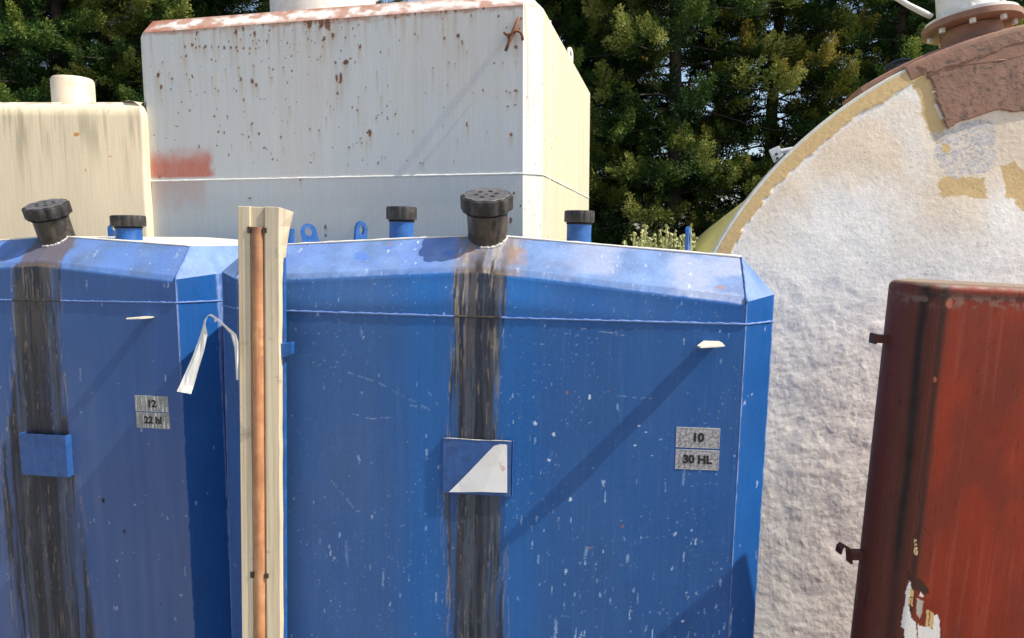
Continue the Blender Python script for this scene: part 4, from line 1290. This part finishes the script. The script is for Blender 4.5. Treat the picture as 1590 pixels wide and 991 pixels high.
    def loft(mb, rings):
        v = [p for r in rings for p in r]
        f = []
        for i in range(len(rings) - 1):
            for k in range(n):
                k2 = (k + 1) % n
                f.append((i * n + k, i * n + k2, (i + 1) * n + k2, (i + 1) * n + k))
        mb.add(v, f)
    loft(rb, [ring(Rr - 0.004, -0.002), ring(D_R - 0.004, -0.004), ring(D_R, 0.0), ring(D_R, 0.055), ring(D_R - 0.015, 0.065), ring(D_R - 0.075, 0.066)])
    rb.build('rim', m_rimwhite, root, smooth=True, auto=40)
    bb = MB()
    loft(bb, [ring(D_R - 0.02, 0.06), ring(D_R - 0.062, 0.11), ring(D_R - 0.062, 3.6), ring(D_R - 0.1, 3.75), ring(0.02, 3.8)])
    bb.build('barrel', m_barrel, root, smooth=True, auto=40)
    # brown saddle plate on the barrel behind the rim
    p0 = fr.xz(1318, 157, 0.22)
    a0 = math.atan2(p0[1] - D_Z, p0[0])
    a1 = math.radians(70)
    sd = MB()
    k_n = 40
    rings = []
    for k in range(k_n + 1):
        q = a0 + (a1 - a0) * k / k_n
        for rr, y in ((D_R - 0.07, 0.07), (D_R + 0.030, 0.07), (D_R + 0.030, 0.30), (D_R - 0.07, 0.30)):
            rings.append((rr * math.cos(q), y, D_Z + rr * math.sin(q)))
    f = [(0, 1, 2, 3), (4 * k_n + 3, 4 * k_n + 2, 4 * k_n + 1, 4 * k_n)]
    for k in range(k_n):
        for j in range(4):
            j2 = (j + 1) % 4
            f.append((4 * k + j, 4 * k + j2, 4 * k + 4 + j2, 4 * k + 4 + j))
    sd.add(rings, f)
    sd.build('saddle_plate', m_brown, root, smooth=True, auto=40, bevel=0.006)
    # where the saddle is laid over the rim and down the end wall
    k_n, a2 = 40, math.atan2(fr.xz(1404, 106)[1] - D_Z, fr.xz(1404, 106)[0])
    rings = []
    for k in range(k_n + 1):
        q = a2 + (math.radians(70) - a2) * k / k_n
        e = 0.02 + 0.06 * float(ss(0, 0.3, np.array(k / k_n)))
        for rr, y in ((Rr - 0.02 - e, -0.006), (D_R - 0.01, -0.010), (D_R + 0.006, -0.007), (D_R + 0.010, 0.004), (D_R + 0.012, 0.10), (D_R - 0.05, 0.10), (Rr - 0.02 - e, 0.03)):
            rings.append((rr * math.cos(q), y, D_Z + rr * math.sin(q)))
    f = [tuple(range(7)), tuple(7 * k_n + j for j in range(6, -1, -1))]
    for k in range(k_n):
        for j in range(7):
            j2 = (j + 1) % 7
            f.append((7 * k + j, 7 * k + j2, 7 * k + 7 + j2, 7 * k + 7 + j))
    MB().add(rings, f).build('saddle_lip', m_brown, root, smooth=True, auto=40, bevel=0.004)
    # nozzle
    yn = 0.20
    L = lambda px, py, y=yn: fr.loc(px, py, y)
    xn = float(L(1507, 80)[0])
    z_fl = float(L(1507, 46)[2])
    rn = xn - float(L(1462, 72)[0])
    rf = xn - float(L(1436, 52)[0])
    tl = Matrix.Rotation(math.radians(-5), 3, 'Y')
    nz = MB()
    base = z_fl - 0.30
    prof = [(rn * 1.80, -0.20), (rn * 1.72, -0.175), (rn * 1.32, -0.125), (rn * 1.08, -0.085), (rn, -0.05), (rn * 1.0, -0.004)]
    nz.lathe(prof, 64, c=(xn, yn, z_fl), M=tl)
    neck = nz.build('nozzle', m_brown, root, smooth=True, auto=50)
    MB().lathe([(rf * 0.96, 0), (rf, 0.004), (rf, 0.028), (rf * 0.97, 0.031), (0.01, 0.031)], 64, c=(xn, yn, z_fl), M=tl).build('flange', m_brown, neck, smooth=True, auto=35)
    MB().lathe([(rf * 0.93, 0.0325), (rf * 0.93, 0.045), (rf * 0.9, 0.047), (0.01, 0.047)], 64, c=(xn, yn, z_fl), M=tl).build('cover_flange', m_white, neck, smooth=True, auto=35)
    for k in range(8):
        q = math.radians(22 + 45 * k)
        cc = Vector((xn, yn, z_fl)) + tl @ Vector((rf * 0.82 * math.cos(q), rf * 0.82 * math.sin(q), 0))
        MB().lathe([(0.013, -0.018), (0.013, 0.062), (0.008, 0.064)], 6, c=cc, M=tl).build('bolt', m_white, neck)
    vz = z_fl + 0.047
    vb = MB()
    vb.lathe([(rf * 0.62, 0.047), (rf * 0.62, 0.16), (rf * 0.55, 0.175), (rf * 0.3, 0.18)], 40, c=(xn - 0.01, yn, z_fl), M=tl)
    val = vb.build('valve_body', m_white, neck, smooth=True, auto=35)
    lv = MB()
    lv.tube([L(1446, 26, yn - .05), L(1432, 19, yn - .06), L(1412, 9, yn - .07), L(1392, -3, yn - .08), L(1378, -10, yn - .08)], [0.012, 0.012, 0.011, 0.010, 0.012], 10)
    lv.build('lever', m_white, neck, smooth=True)
    # dark loop handle lying on the saddle
    hd = MB()
    hd.tube([L(1374, 109, .3), L(1378, 103, .3), L(1388, 97, .3), L(1402, 93, .3), L(1414, 93.5, .3), L(1419, 98, .3), L(1414, 104, .3), L(1404, 107, .3)], 0.008, 10)
    h2 = MB()
    h2.tube([L(1380, 109, .2), L(1392, 103, .2), L(1410, 98, .2), L(1418, 97, .2)], 0.007, 8)
    hb = hd.build('loop_handle', m_handle, root, smooth=True)
    h2.build('cross_rod', m_handle, hb, smooth=True)
    MB().box(L(1413, 108, 0.1), (0.07, 0.05, 0.03), (0, -0.5, 0)).build('saddle_lump', m_white, root, bevel=0.008)
    # galvanised cleat on the rim
    pc = [L(1194, 233, .05), L(1210, 226, .05), L(1217, 241, .05), L(1203, 253, .05)]
    ct = MB()
    v = [tuple(p) for p in pc] + [tuple(p + np.array([0, 0.012, 0])) for p in pc]
    ct.add(v, [(0, 1, 2, 3), (7, 6, 5, 4), (0, 4, 5, 1), (1, 5, 6, 2), (2, 6, 7, 3), (3, 7, 4, 0)])
    p1, p2 = L(1211, 236, .06), L(1232, 232, .06)
    ct.tube([p1, p2], 0.012, 8)
    cl = ct.build('cleat', m_galv, root, bevel=0.003)
    for a, b in ((1205.5, 239.5), (1207, 246)):
        q = L(a, b, .049)
        MB().lathe([(0.006, 0), (0.006, 0.003), (0.003, 0.004)], 10, c=tuple(q), M=Matrix.Rotation(math.radians(90), 3, 'X')).build('rivet', m_handle, cl)
    # concrete-free chocks: two welded feet under the barrel
    for y in (0.6, 2.9):
        MB().prism([(-0.9, -0.0), (0.9, 0.0), (0.8, 0.30), (0.45, 0.135), (0.0, 0.075), (-0.45, 0.135), (-0.8, 0.30)], y, y + 0.12).build('cradle', m_barrel, root)


M = Mat('rough fibreglass')
_c = M.node('ShaderNodeAttribute', attribute_name='col').outputs['Color']
_k = M.rng(M.noise(60, 5), 0.3, 0.7, 0.93, 1.07)
M.bump(M.math('ADD', M.noise(40, 5, rough=0.62), M.math('MULTIPLY', M.noise(150, 3), 0.3)), 0.28, 0.008)
m_fibre = M.fin(M.mix(1.0, _c, _k, 'MULTIPLY'), 0.6)
m_rimwhite = plain('pale lip', (0.66, 0.64, 0.55), 0.55, 0.12, 30, dirt=0.3, dcol=(0.5, 0.42, 0.25))
m_barrel = plain('yellow green gelcoat', (0.56, 0.54, 0.22), 0.45, 0.1, 6, bump=0.06)
m_brown = plain('brown primer', (0.27, 0.135, 0.082), 0.6, 0.22, 18, dirt=0.45, dcol=(0.10, 0.06, 0.045), bump=0.25)
m_handle = plain('dark steel', (0.06, 0.065, 0.075), 0.35, 0.3, 40, metal=0.6)
m_galv = plain('galvanised plate', (0.52, 0.53, 0.53), 0.45, 0.15, 40, dirt=0.3, dcol=(0.25, 0.22, 0.2))
fibreglass_tank()


# ------------------------------------------------------------------ red tank at the right edge
def red_tank():
    fr = Frame((1.05, 2.0, 0), -4, 3)
    root = empty('red_tank', fr.o, fr.rot)
    tag(root, 'rusty red tank with rounded corners and a torn white sticker', 'tank')
    xl, xr, d, R, zt, rt = -0.103, 1.0, 0.46, 0.10, 2.186, 0.02
    out, nrm = [], []
    pl = fr.loc(1380, 445, R)
    zt = fr.xz(1440, 438.5, 0.03)[1]
    xr = 0.7
    va = math.radians(27.7 + 4.0)
    xc0 = float(pl[0]) + R / math.cos(va)            # the corner's round just touches the sight line
    xl = xc0 - R
    sa = 38.0                                         # the side runs back and away at this angle
    bx, by = xc0 + math.sin(math.radians(sa)) * 0.33, R + math.cos(math.radians(sa)) * 0.33
    for cx_, cy_, a0, a1 in ((bx, by, 90, 180 - sa), (xc0, R, 180 - sa, 270), (xr - R, R, 270, 360), (xr - R, by, 0, 90)):
        for k in range(19):
            q = math.radians(a0 + (a1 - a0) * k / 18)
            out.append((cx_ + R * math.cos(q), cy_ + R * math.sin(q))); nrm.append((math.cos(q), math.sin(q)))
    O, N = np.array(out), np.array(nrm)
    pts, nn = [], []
    for i in range(len(O)):
        a, b = O[i], O[(i + 1) % len(O)]
        n = max(1, int(np.hypot(*(b - a)) / 0.0022))
        for k in range(n):
            q = k / n
            pts.append(a + (b - a) * q); nn.append(N[i] * (1 - q) + N[(i + 1) % len(O)] * q)
    pts.append(pts[0]); nn.append(nn[0])
    pts, nn = np.array(pts), np.array(nn)
    prof = [(0.0, z) for z in np.concatenate([np.linspace(0, 1.0, 12)[:-1], np.linspace(1.0, zt - rt, 480)])]
    prof += [(rt * (1 - math.cos(q)), zt - rt + rt * math.sin(q)) for q in np.linspace(0.12, math.pi / 2, 10)]
    X = np.array([pts[:, 0] - nn[:, 0] * o for o, z in prof]); Y = np.array([pts[:, 1] - nn[:, 1] * o for o, z in prof])
    Z = np.array([np.full(len(pts), z) for o, z in prof])
    arc = np.concatenate([[0], np.cumsum(np.hypot(*np.diff(pts, axis=0).T))])
    A = np.broadcast_to(arc, X.shape)
    front = (Y < 0.10) & (A > 0.3)
    c = np.broadcast_to(np.array([0.245, 0.032, 0.013]), X.shape + (3,)) * (0.72 + 0.5 * fbm(A * 14, Z * 6, 5, 601))[..., None]
    c = mixc(c, (0.16, 0.03, 0.018), 0.7 * ss(0.45, 0.7, fbm(A * 8, Z * 4, 4, 603)))
    c = mixc(c, (0.32, 0.09, 0.06), 0.25 * ss(0.62, 0.78, fbm(A * 70, Z * 3, 4, 605)))
    # rounded corner toned darker brown, with two black runs
    dl = X - xl
    w_ = fbm(A * 12, Z * 2.5, 3, 607) - 0.5
    corner = (1 - ss(0.075, 0.125, dl + w_ * 0.03))
    c = mixc(c, (0.115, 0.036, 0.022), corner * (0.55 + 0.4 * fbm(A * 60, Z * 3, 4, 609)))
    for x0, wd, st in ((0.047, 0.011, 0.95), (0.092, 0.012, 0.8)):
        m = np.exp(-(((dl - x0 - w_ * 0.02 - (zt - Z) * 0.004) / wd) ** 2)) * st * (0.5 + 0.5 * ss(0.3, 0.5, fbm(A * 40, Z * 4, 4, 611)))
        c = mixc(c, (0.016, 0.013, 0.012), m)
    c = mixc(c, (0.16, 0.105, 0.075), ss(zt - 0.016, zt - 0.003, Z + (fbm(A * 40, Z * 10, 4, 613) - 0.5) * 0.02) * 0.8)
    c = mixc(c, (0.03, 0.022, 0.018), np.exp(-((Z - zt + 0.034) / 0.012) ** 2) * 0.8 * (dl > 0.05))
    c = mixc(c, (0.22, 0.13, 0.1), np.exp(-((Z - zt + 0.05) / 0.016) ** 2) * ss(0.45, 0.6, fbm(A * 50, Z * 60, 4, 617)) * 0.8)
    c = mixc(c, (0.012, 0.008, 0.008), flecks(A, Z, 619, 0.05, 2.0) * 0.6)
    c = mixc(c, (0.42, 0.13, 0.08), spots(X, Z, [(*fr.xz(1474, 472), 0.011, 0.013), (*fr.xz(1452, 590), 0.005, 0.009)], 9) * front * 0.8)
    P = lambda pts_: fr.poly(pts_)
    jx, jz = X + (fbm(A * 120, Z * 120, 3, 621) - .5) * 0.004, Z + (fbm(A * 120 + 9, Z * 120, 3, 622) - .5) * 0.004

    def patch(pts_, col, k=1.0):
        nonlocal c
        c = mixc(c, col, in_poly(jx, jz, P(pts_)) * front * k)
    patch([(1409, 886), (1417, 893), (1430, 904), (1442, 919), (1438, 924), (1424, 918), (1416, 911), (1410, 902)], (0.05, 0.02, 0.015), 0.85)
    patch([(1426, 895), (1442, 914), (1443, 922), (1432, 922), (1424, 914)], (0.05, 0.025, 0.015), 0.9)
    WH = (0.78, 0.77, 0.74)
    patch([(1412, 902), (1415, 905), (1411, 940), (1415, 960), (1422, 967), (1424, 990), (1424, 1010), (1405, 1010), (1404, 978), (1400, 973), (1403, 950), (1406, 940), (1407, 920)], WH)
    patch([(1425, 968), (1428, 972), (1443, 974), (1448, 978), (1450, 956), (1455, 954), (1459, 962), (1459.5, 985), (1458, 1010), (1426, 1010)], WH)
    patch([(1429, 920), (1434, 925), (1433, 928), (1427, 925)], WH)
    GO = (0.62, 0.45, 0.2)
    patch([(1413, 912), (1419, 918), (1418, 927), (1412, 925)], GO); patch([(1411, 927), (1418, 929), (1417, 942), (1411, 938)], GO)
    patch([(1439, 946), (1450, 953), (1448, 976), (1437, 972)], GO)
    patch([(1424, 929), (1434, 934), (1432, 950), (1428, 961), (1423, 952), (1423, 940)], (0.45, 0.42, 0.34))
    patch([(1443, 950), (1444.5, 951), (1443, 973), (1441.5, 972)], (0.25, 0.04, 0.02)); patch([(1415, 930), (1416, 930), (1415, 941), (1414, 940)], (0.25, 0.04, 0.02))
    patch([(1331, 975), (1335, 972), (1340, 991), (1331, 991)], (0.35, 0.34, 0.32))
    for q in ([(1420, 838), (1423, 837), (1423.5, 848), (1420.5, 849)], [(1419, 851), (1424, 850), (1424.5, 862), (1419.5, 861)]):
        patch(q, (0.62, 0.5, 0.28))
    patch([(1421.2, 840), (1422.3, 840), (1422.3, 846), (1421.2, 846)], (0.25, 0.04, 0.02)); patch([(1421, 853), (1422.6, 853), (1422.6, 859), (1421, 859)], (0.25, 0.04, 0.02))
    dd = seg_dist(X, Z, P([(1434, 819), (1444, 830)]))
    c = mixc(c, (0.05, 0.015, 0.01), (1 - ss(0.0008, 0.002, dd)) * front * 0.8)
    sh = Shell()
    sh.grid(X, Y, Z, c)
    cxm, cym = (xl + xr) / 2, d / 2
    X2 = np.array([X[-1] * (1 - q) + cxm * q for q in np.linspace(0, 1, 6)]); Y2 = np.array([Y[-1] * (1 - q) + cym * q for q in np.linspace(0, 1, 6)])
    sh.grid(X2, Y2, np.full(X2.shape, zt), np.broadcast_to(np.array([0.24, 0.18, 0.13]), X2.shape + (3,)) * (0.7 + 0.5 * fbm(X2 * 20, Y2 * 20, 4, 631))[..., None])
    sh.build('tank_shell', m_red_shell, root)
    m_rb = plain('dark red bracket', (0.10, 0.026, 0.018), 0.6, 0.3, 40, dirt=0.4, dcol=(0.03, 0.015, 0.012))
    y = 0.12
    a, b = fr.xz(1354.5, 525.5, y)
    x1 = xl
    t = MB()
    t.box(((a + x1) / 2 + 0.004, y, b), (x1 - a + 0.012, 0.03, 0.024))
    t.box((a + 0.003, y, b), (0.006, 0.034, 0.031))
    t.build('side_tab', m_rb, root, bevel=0.001)
    h = MB()
    q0, q1 = fr.xz(1318, 861, y), fr.xz(1330, 861, y)
    h.box(((q0[0] + xl) / 2 + 0.004, y, q0[1]), (xl - q0[0] + 0.01, 0.028, 0.026))
    pth = [fr.xz(*p_, y) for p_ in ((1319, 873), (1318.5, 860), (1318, 852), (1313, 849), (1307, 846), (1304, 849), (1302, 858))]
    hw = 0.0035
    v, f = [], []
    for k, (px_, pz_) in enumerate(pth):
        a0 = pth[max(k - 1, 0)]; b0 = pth[min(k + 1, len(pth) - 1)]
        tx, tz = b0[0] - a0[0], b0[1] - a0[1]
        ln = math.hypot(tx, tz)
        nx_, nz_ = -tz / ln * hw, tx / ln * hw
        v += [(px_ + nx_, y - 0.014, pz_ + nz_), (px_ - nx_, y - 0.014, pz_ - nz_), (px_ - nx_, y + 0.014, pz_ - nz_), (px_ + nx_, y + 0.014, pz_ + nz_)]
    for k in range(len(pth) - 1):
        for j in range(4):
            j2 = (j + 1) % 4
            f.append((4 * k + j, 4 * k + j2, 4 * k + 4 + j2, 4 * k + 4 + j))
    f += [(0, 3, 2, 1), tuple(4 * (len(pth) - 1) + j for j in range(4))]
    h.add(v, f)
    h.build('side_hook', m_rb, root)


red_tank()


def shade_tank():  # unseen tank, added to throw the shade on the blue tank's corner
    root = empty('shade_tank', (1.47, 1.27, 0))
    tag(root, 'added unseen tank just past the right edge, shading the blue tank corner', 'tank')
    b = MB()
    out = [(0.03, 0.0), (0.32, 0.0), (0.32, 0.55), (0.03, 0.55), (0.0, 0.52), (0.0, 0.03)]
    n = len(out)
    v, f = [], []
    for z, k in ((0, 0), (2.22, 0), (2.29, 0.02), (2.32, 0.06)):
        for x, y in out:
            v.append((x + (0.16 - x) * k * 2.5, y + (0.28 - y) * k * 1.5, z))
    for i in range(3):
        for k in range(n):
            f.append((i * n + k, i * n + (k + 1) % n, (i + 1) * n + (k + 1) % n, (i + 1) * n + k))
    f += [tuple(range(n))[::-1], tuple(3 * n + k for k in range(n))]
    b.add(v, f).build('tank_shell', plain('dark red paint', (0.2, 0.04, 0.025), 0.5), root, bevel=0.01)
    MB().lathe([(0.05, 2.30), (0.05, 2.37), (0.062, 2.37), (0.062, 2.41), (0.01, 2.415)], 32, c=(0.14, 0.4, 0)).build('filler_pipe', m_black, root, smooth=True, auto=35)


shade_tank()


# ------------------------------------------------------------------ conifers behind
def leaf_mat(name, tint):
    M = Mat(name)
    hue = M.node('ShaderNodeAttribute', attribute_name='hue').outputs['Fac']
    c = M.ramp(hue, (0.0, (0.014, 0.035, 0.010)), (0.35, (0.055, 0.10, 0.02)), (0.62, (0.20, 0.20, 0.04)), (1.0, (0.48, 0.41, 0.12)))
    c = M.mix(1.0, c, tint, 'MULTIPLY')
    M.b.inputs['Transmission Weight'].default_value = 0.0
    d = M.node('ShaderNodeBsdfTranslucent', {'Color': c})
    M.fin(c, 0.6, spec=0.25)
    mx = M.node('ShaderNodeMixShader', {0: 0.22})
    M.nt.links.new(M.b.outputs[0], mx.inputs[1]); M.nt.links.new(d.outputs[0], mx.inputs[2])
    M.nt.links.new(mx.outputs[0], M.nt.nodes['Material Output'].inputs['Surface'])
    return M.m


m_leafs = [leaf_mat('conifer needles olive', (1.0, 0.95, 0.8)), leaf_mat('conifer needles green', (0.75, 1.0, 0.85)), leaf_mat('conifer needles dark', (0.7, 0.85, 0.75))]
m_bark = plain('conifer bark', (0.05, 0.038, 0.03), 0.9, 0.35, 12, bump=0.8, bsc=30)


def frond_template(rg):
    """a pointed plume: axis with side twigs all round, each twig set with small scale-leaf blades"""
    quads = []

    def blade(p, d, ln, wd):
        d = d / np.linalg.norm(d)
        s = np.cross(d, rg.normal(0, 1, 3)); s /= np.linalg.norm(s) + 1e-9
        quads.append([p, p + d * ln * .45 + s * wd, p + d * ln, p + d * ln * .45 - s * wd])
    n = 13
    for i in range(n):
        t = (i + 0.4) / n
        ax = np.array([t, rg.normal(0, .015), 0.10 * t * t + rg.normal(0, .015)])
        L = 0.36 * (1 - t) ** 0.8 + 0.07
        a0 = rg.uniform(0, 6.28)
        for k in range(3):
            a = a0 + k * 2.09 + rg.normal(0, .35)
            dr = np.array([0.85, math.cos(a) * 0.85, math.sin(a) * 0.6])
            m = max(2, int(L / 0.055))
            for j in range(m):
                q = ax + dr * L * (j + 0.3) / m
                for _ in range(2):
                    blade(q, dr + rg.normal(0, .5, 3), rg.uniform(.065, .115), rg.uniform(.014, .024))
    for k in range(5):
        blade(np.array([0.95, 0, 0.10]), np.array([1, rg.normal(0, .3), rg.normal(0.1, .3)]), .13, .024)
    return np.array(quads)      # (n, 4, 3)


_rg = np.random.default_rng(7)
TEMPL = [frond_template(_rg) for _ in range(5)]


def conifer_mesh(seed, H, Rb, zmin=0.9, n_limb=150, per=12):
    rg = np.random.default_rng(seed)
    V, HUE = [], []
    bark = MB()
    ztr = np.linspace(0, H, 12)
    bark.tube([(0.05 * math.sin(z * 1.3 + seed), 0.05 * math.cos(z * 1.1 + seed), z) for z in ztr], list(0.10 * (1 - ztr / H) ** 0.8 + 0.01), 9)
    for i in range(n_limb):
        z0 = zmin + (H - zmin) * (i + rg.random()) / n_limb
        az = i * 2.39996 + rg.normal(0, .35)
        L = Rb * (1 - (z0 / H) ** 1.6) ** 0.8 * rg.uniform(0.6, 1.15) + 0.15
        rise = rg.uniform(0.0, 0.35)
        dirv = np.array([math.cos(az), math.sin(az), 0])
        pts = []
        for t in np.linspace(0, 1, 6):
            pts.append(np.array([0, 0, z0]) + dirv * L * t + np.array([0, 0, L * (rise * t - 0.75 * t * t + 0.5 * t ** 3)]))
        bark.tube(pts, list(np.linspace(0.015, 0.003, 6)), 5, caps=False)
        hue_l = np.clip(rg.normal(0.36, 0.17), 0.02, 0.9)
        for j in range(per):
            t = 1.0 - 0.88 * (j / per) ** 1.1
            k = min(int(t * 5), 4)
            p = pts[k] + (pts[k + 1] - pts[k]) * (t * 5 - k)
            p = p + rg.normal(0, 0.035 + 0.05 * (1 - t), 3)
            T = TEMPL[rg.integers(len(TEMPL))]
            sp_ = 0.25 + 1.3 * (1 - t)
            a2 = az + rg.normal(0, sp_)
            el = rg.normal(0.35, 0.30) + (0.25 if j < 2 else 0.0)
            s = rg.uniform(0.26, 0.40) * (0.9 + 0.35 * (1 - t))
            ex = np.array([math.cos(a2) * math.cos(el), math.sin(a2) * math.cos(el), math.sin(el)])
            ey = np.cross([0, 0, 1.], ex); ey /= np.linalg.norm(ey) + 1e-9
            ez = np.cross(ex, ey)
            rl = rg.normal(0, .9)
            ey, ez = ey * math.cos(rl) + ez * math.sin(rl), ez * math.cos(rl) - ey * math.sin(rl)
            Q = T.reshape(-1, 3) * s
            W = p + Q[:, :1] * ex + Q[:, 1:2] * ey + Q[:, 2:] * ez
            V.append(W)
            tip = np.clip(T.reshape(-1, 3)[:, 0], 0, 1.1)
            h = np.clip(hue_l + 0.35 * (t - 0.75) + rg.normal(0, .07) + 0.34 * (tip - 0.5) + (0.12 if j < 3 else -0.04), 0, 1)
            HUE.append(h)
    V = np.concatenate(V); HUE = np.concatenate(HUE)
    nq = len(V) // 4
    me = bpy.data.meshes.new('crown')
    me.vertices.add(len(V)); me.vertices.foreach_set('co', V.astype(np.float32).ravel())
    me.loops.add(nq * 4); me.loops.foreach_set('vertex_index', np.arange(nq * 4, dtype=np.int32))
    me.polygons.add(nq); me.polygons.foreach_set('loop_start', np.arange(0, nq * 4, 4, dtype=np.int32))
    me.update(calc_edges=True)
    a = me.attributes.new('hue', 'FLOAT', 'POINT'); a.data.foreach_set('value', HUE.astype(np.float32))
    me.materials.append(m_leafs[seed % 3])
    return me, bark


_variants = []
for sd, H, R in ((3, 8.5, 1.55), (4, 9.0, 1.45), (5, 8.2, 1.6)):
    _variants.append(conifer_mesh(sd, H, R))
_bark_cache = {}


def conifer(x, y, var, rz, sc, label, group='conifers in the row behind the tanks'):
    root = empty('conifer', (x, y, 0), (0, 0, rz))
    root.scale = (sc, sc, sc)
    tag(root, label, 'tree', group)
    me, bark = _variants[var]
    link('crown', me, root)
    if var in _bark_cache: link('trunk', _bark_cache[var], root)
    else: _bark_cache[var] = bark.build('trunk', m_bark, root, smooth=True).data
    return root


TREES = [
    (-7.2, 9.6, 0, 0.3, 1.0, 'dark conifer at the far left edge, beyond the cream tank'),
    (-5.6, 9.0, 1, 2.0, 1.0, 'dark conifer rising above the pipe of the cream tank'),
    (-4.1, 9.2, 2, 4.0, 1.0, 'dark conifer beside the grey tank\'s rusty top left corner'),
    (-2.4, 9.4, 0, 1.2, 1.0, 'dark conifer just showing over the grey tank\'s left roof edge'),
    (0.55, 9.3, 1, 5.1, 1.02, 'dark conifer rising behind the grey tank\'s right hand edge'),
    (1.9, 8.6, 2, 0.8, 1.05, 'olive tipped conifer close beside the grey tank, above the capped vent pipe'),
    (3.3, 9.1, 0, 2.9, 1.0, 'conifer in the middle of the gap between grey tank and fibreglass tank'),
    (4.6, 8.7, 1, 3.7, 1.0, 'bright tipped conifer directly behind the fibreglass rim\'s upper arc'),
    (6.0, 9.2, 2, 5.6, 1.0, 'dark conifer behind the brown nozzle and its white valve'),
    (7.4, 9.0, 0, 0.1, 1.0, 'dark conifer at the far right edge, beyond the brown nozzle'),
]
for a in TREES: conifer(*a)
BACK = [(-6.3, 11.4, 2, 1.0), (-4.7, 11.2, 0, 2.0), (1.3, 11.3, 0, 3.0), (6.4, 11.5, 0, 5.0)]
BLAB = ['conifer in the back row, seen through gaps above the cream tank', 'conifer in the back row, seen left of the grey tank corner',
        'conifer in the back row, seen through gaps right of the grey tank', 
        'conifer in the back row, seen beside the brown nozzle']
for (x, y, v, r), lb in zip(BACK, BLAB): conifer(x, y, v, r, 1.05, lb, 'conifers in the back row')


# pale flowering weed behind the centre tank
def weed():
    rg = np.random.default_rng(12)
    root = empty('flowering_shrub', (1.05, 4.9, 0))
    tag(root, 'tall weed with pale flower spikes in front of the conifers', 'shrub')
    ms, ml, mf = plain('weed stem', (0.16, 0.18, 0.07), 0.7), plain('weed leaf', (0.12, 0.16, 0.04), 0.6, 0.3), plain('pale flowers', (0.42, 0.44, 0.22), 0.7, 0.2)
    for px, py in ((985, 362), (997, 357), (1003, 350), (1018, 366), (1026, 357), (1036, 352), (1043, 362), (1049, 358), (1056, 372), (1073, 348), (1010, 372), (990, 374), (1030, 370), (1062, 366), (970, 376), (1078, 362)):
        st, lf, fl = MB(), MB(), MB()
        d = ray(px, py)
        y = 4.9 + rg.uniform(-.25, .25)
        t = y / d[1]
        tip = np.array([d[0] * t - 1.05, y - 4.9, EYE + d[2] * t])
        base = np.array([rg.uniform(-.25, .25), rg.uniform(-.15, .15), 0])
        pts = [base + (tip - base) * q + np.array([0.05 * math.sin(q * 5 + px), 0, 0]) * (1 - q) for q in np.linspace(0, 1, 8)]
        st.tube(pts, list(np.linspace(0.012, 0.003, 8)), 5)
        for k in range(26):
            q = rg.uniform(0.35, 0.96)
            i = min(int(q * 7), 6)
            p = pts[i] + (pts[i + 1] - pts[i]) * (q * 7 - i)
            a = rg.uniform(0, 6.28)
            dr = np.array([math.cos(a), math.sin(a), rg.uniform(-.2, .5)])
            s_ = np.cross(dr, [0, 0, 1.]); s_ /= np.linalg.norm(s_)
            L = rg.uniform(.06, .11)
            lf.add([p, p + dr * L * .5 + s_ * L * .22, p + dr * L, p + dr * L * .5 - s_ * L * .22], [(0, 1, 2, 3)])
        fl.tube([tip - np.array([0, 0, 0.2]), tip - np.array([0, 0, 0.1]), tip], [0.012, 0.010, 0.004], 6)
        for k in range(34):
            q = rg.uniform(0, 1) ** 1.1 * 0.18
            p = tip - np.array([0, 0, q]) + rg.normal(0, 1, 3) * (0.005 + q * 0.07)
            L = rg.uniform(.006, .011)
            R = Euler(tuple(rg.uniform(0, 6.28, 3))).to_matrix()
            fl.add([tuple(R @ Vector(v) * L + Vector(p)) for v in ((-1, -1, 0), (1, -1, 0), (1, 1, 0), (-1, 1, 0))], [(0, 1, 2, 3)])
        so = st.build('stem', ms, root)
        lf.build('leaves', ml, so)
        fl.build('flower_spike', mf, so)


weed()
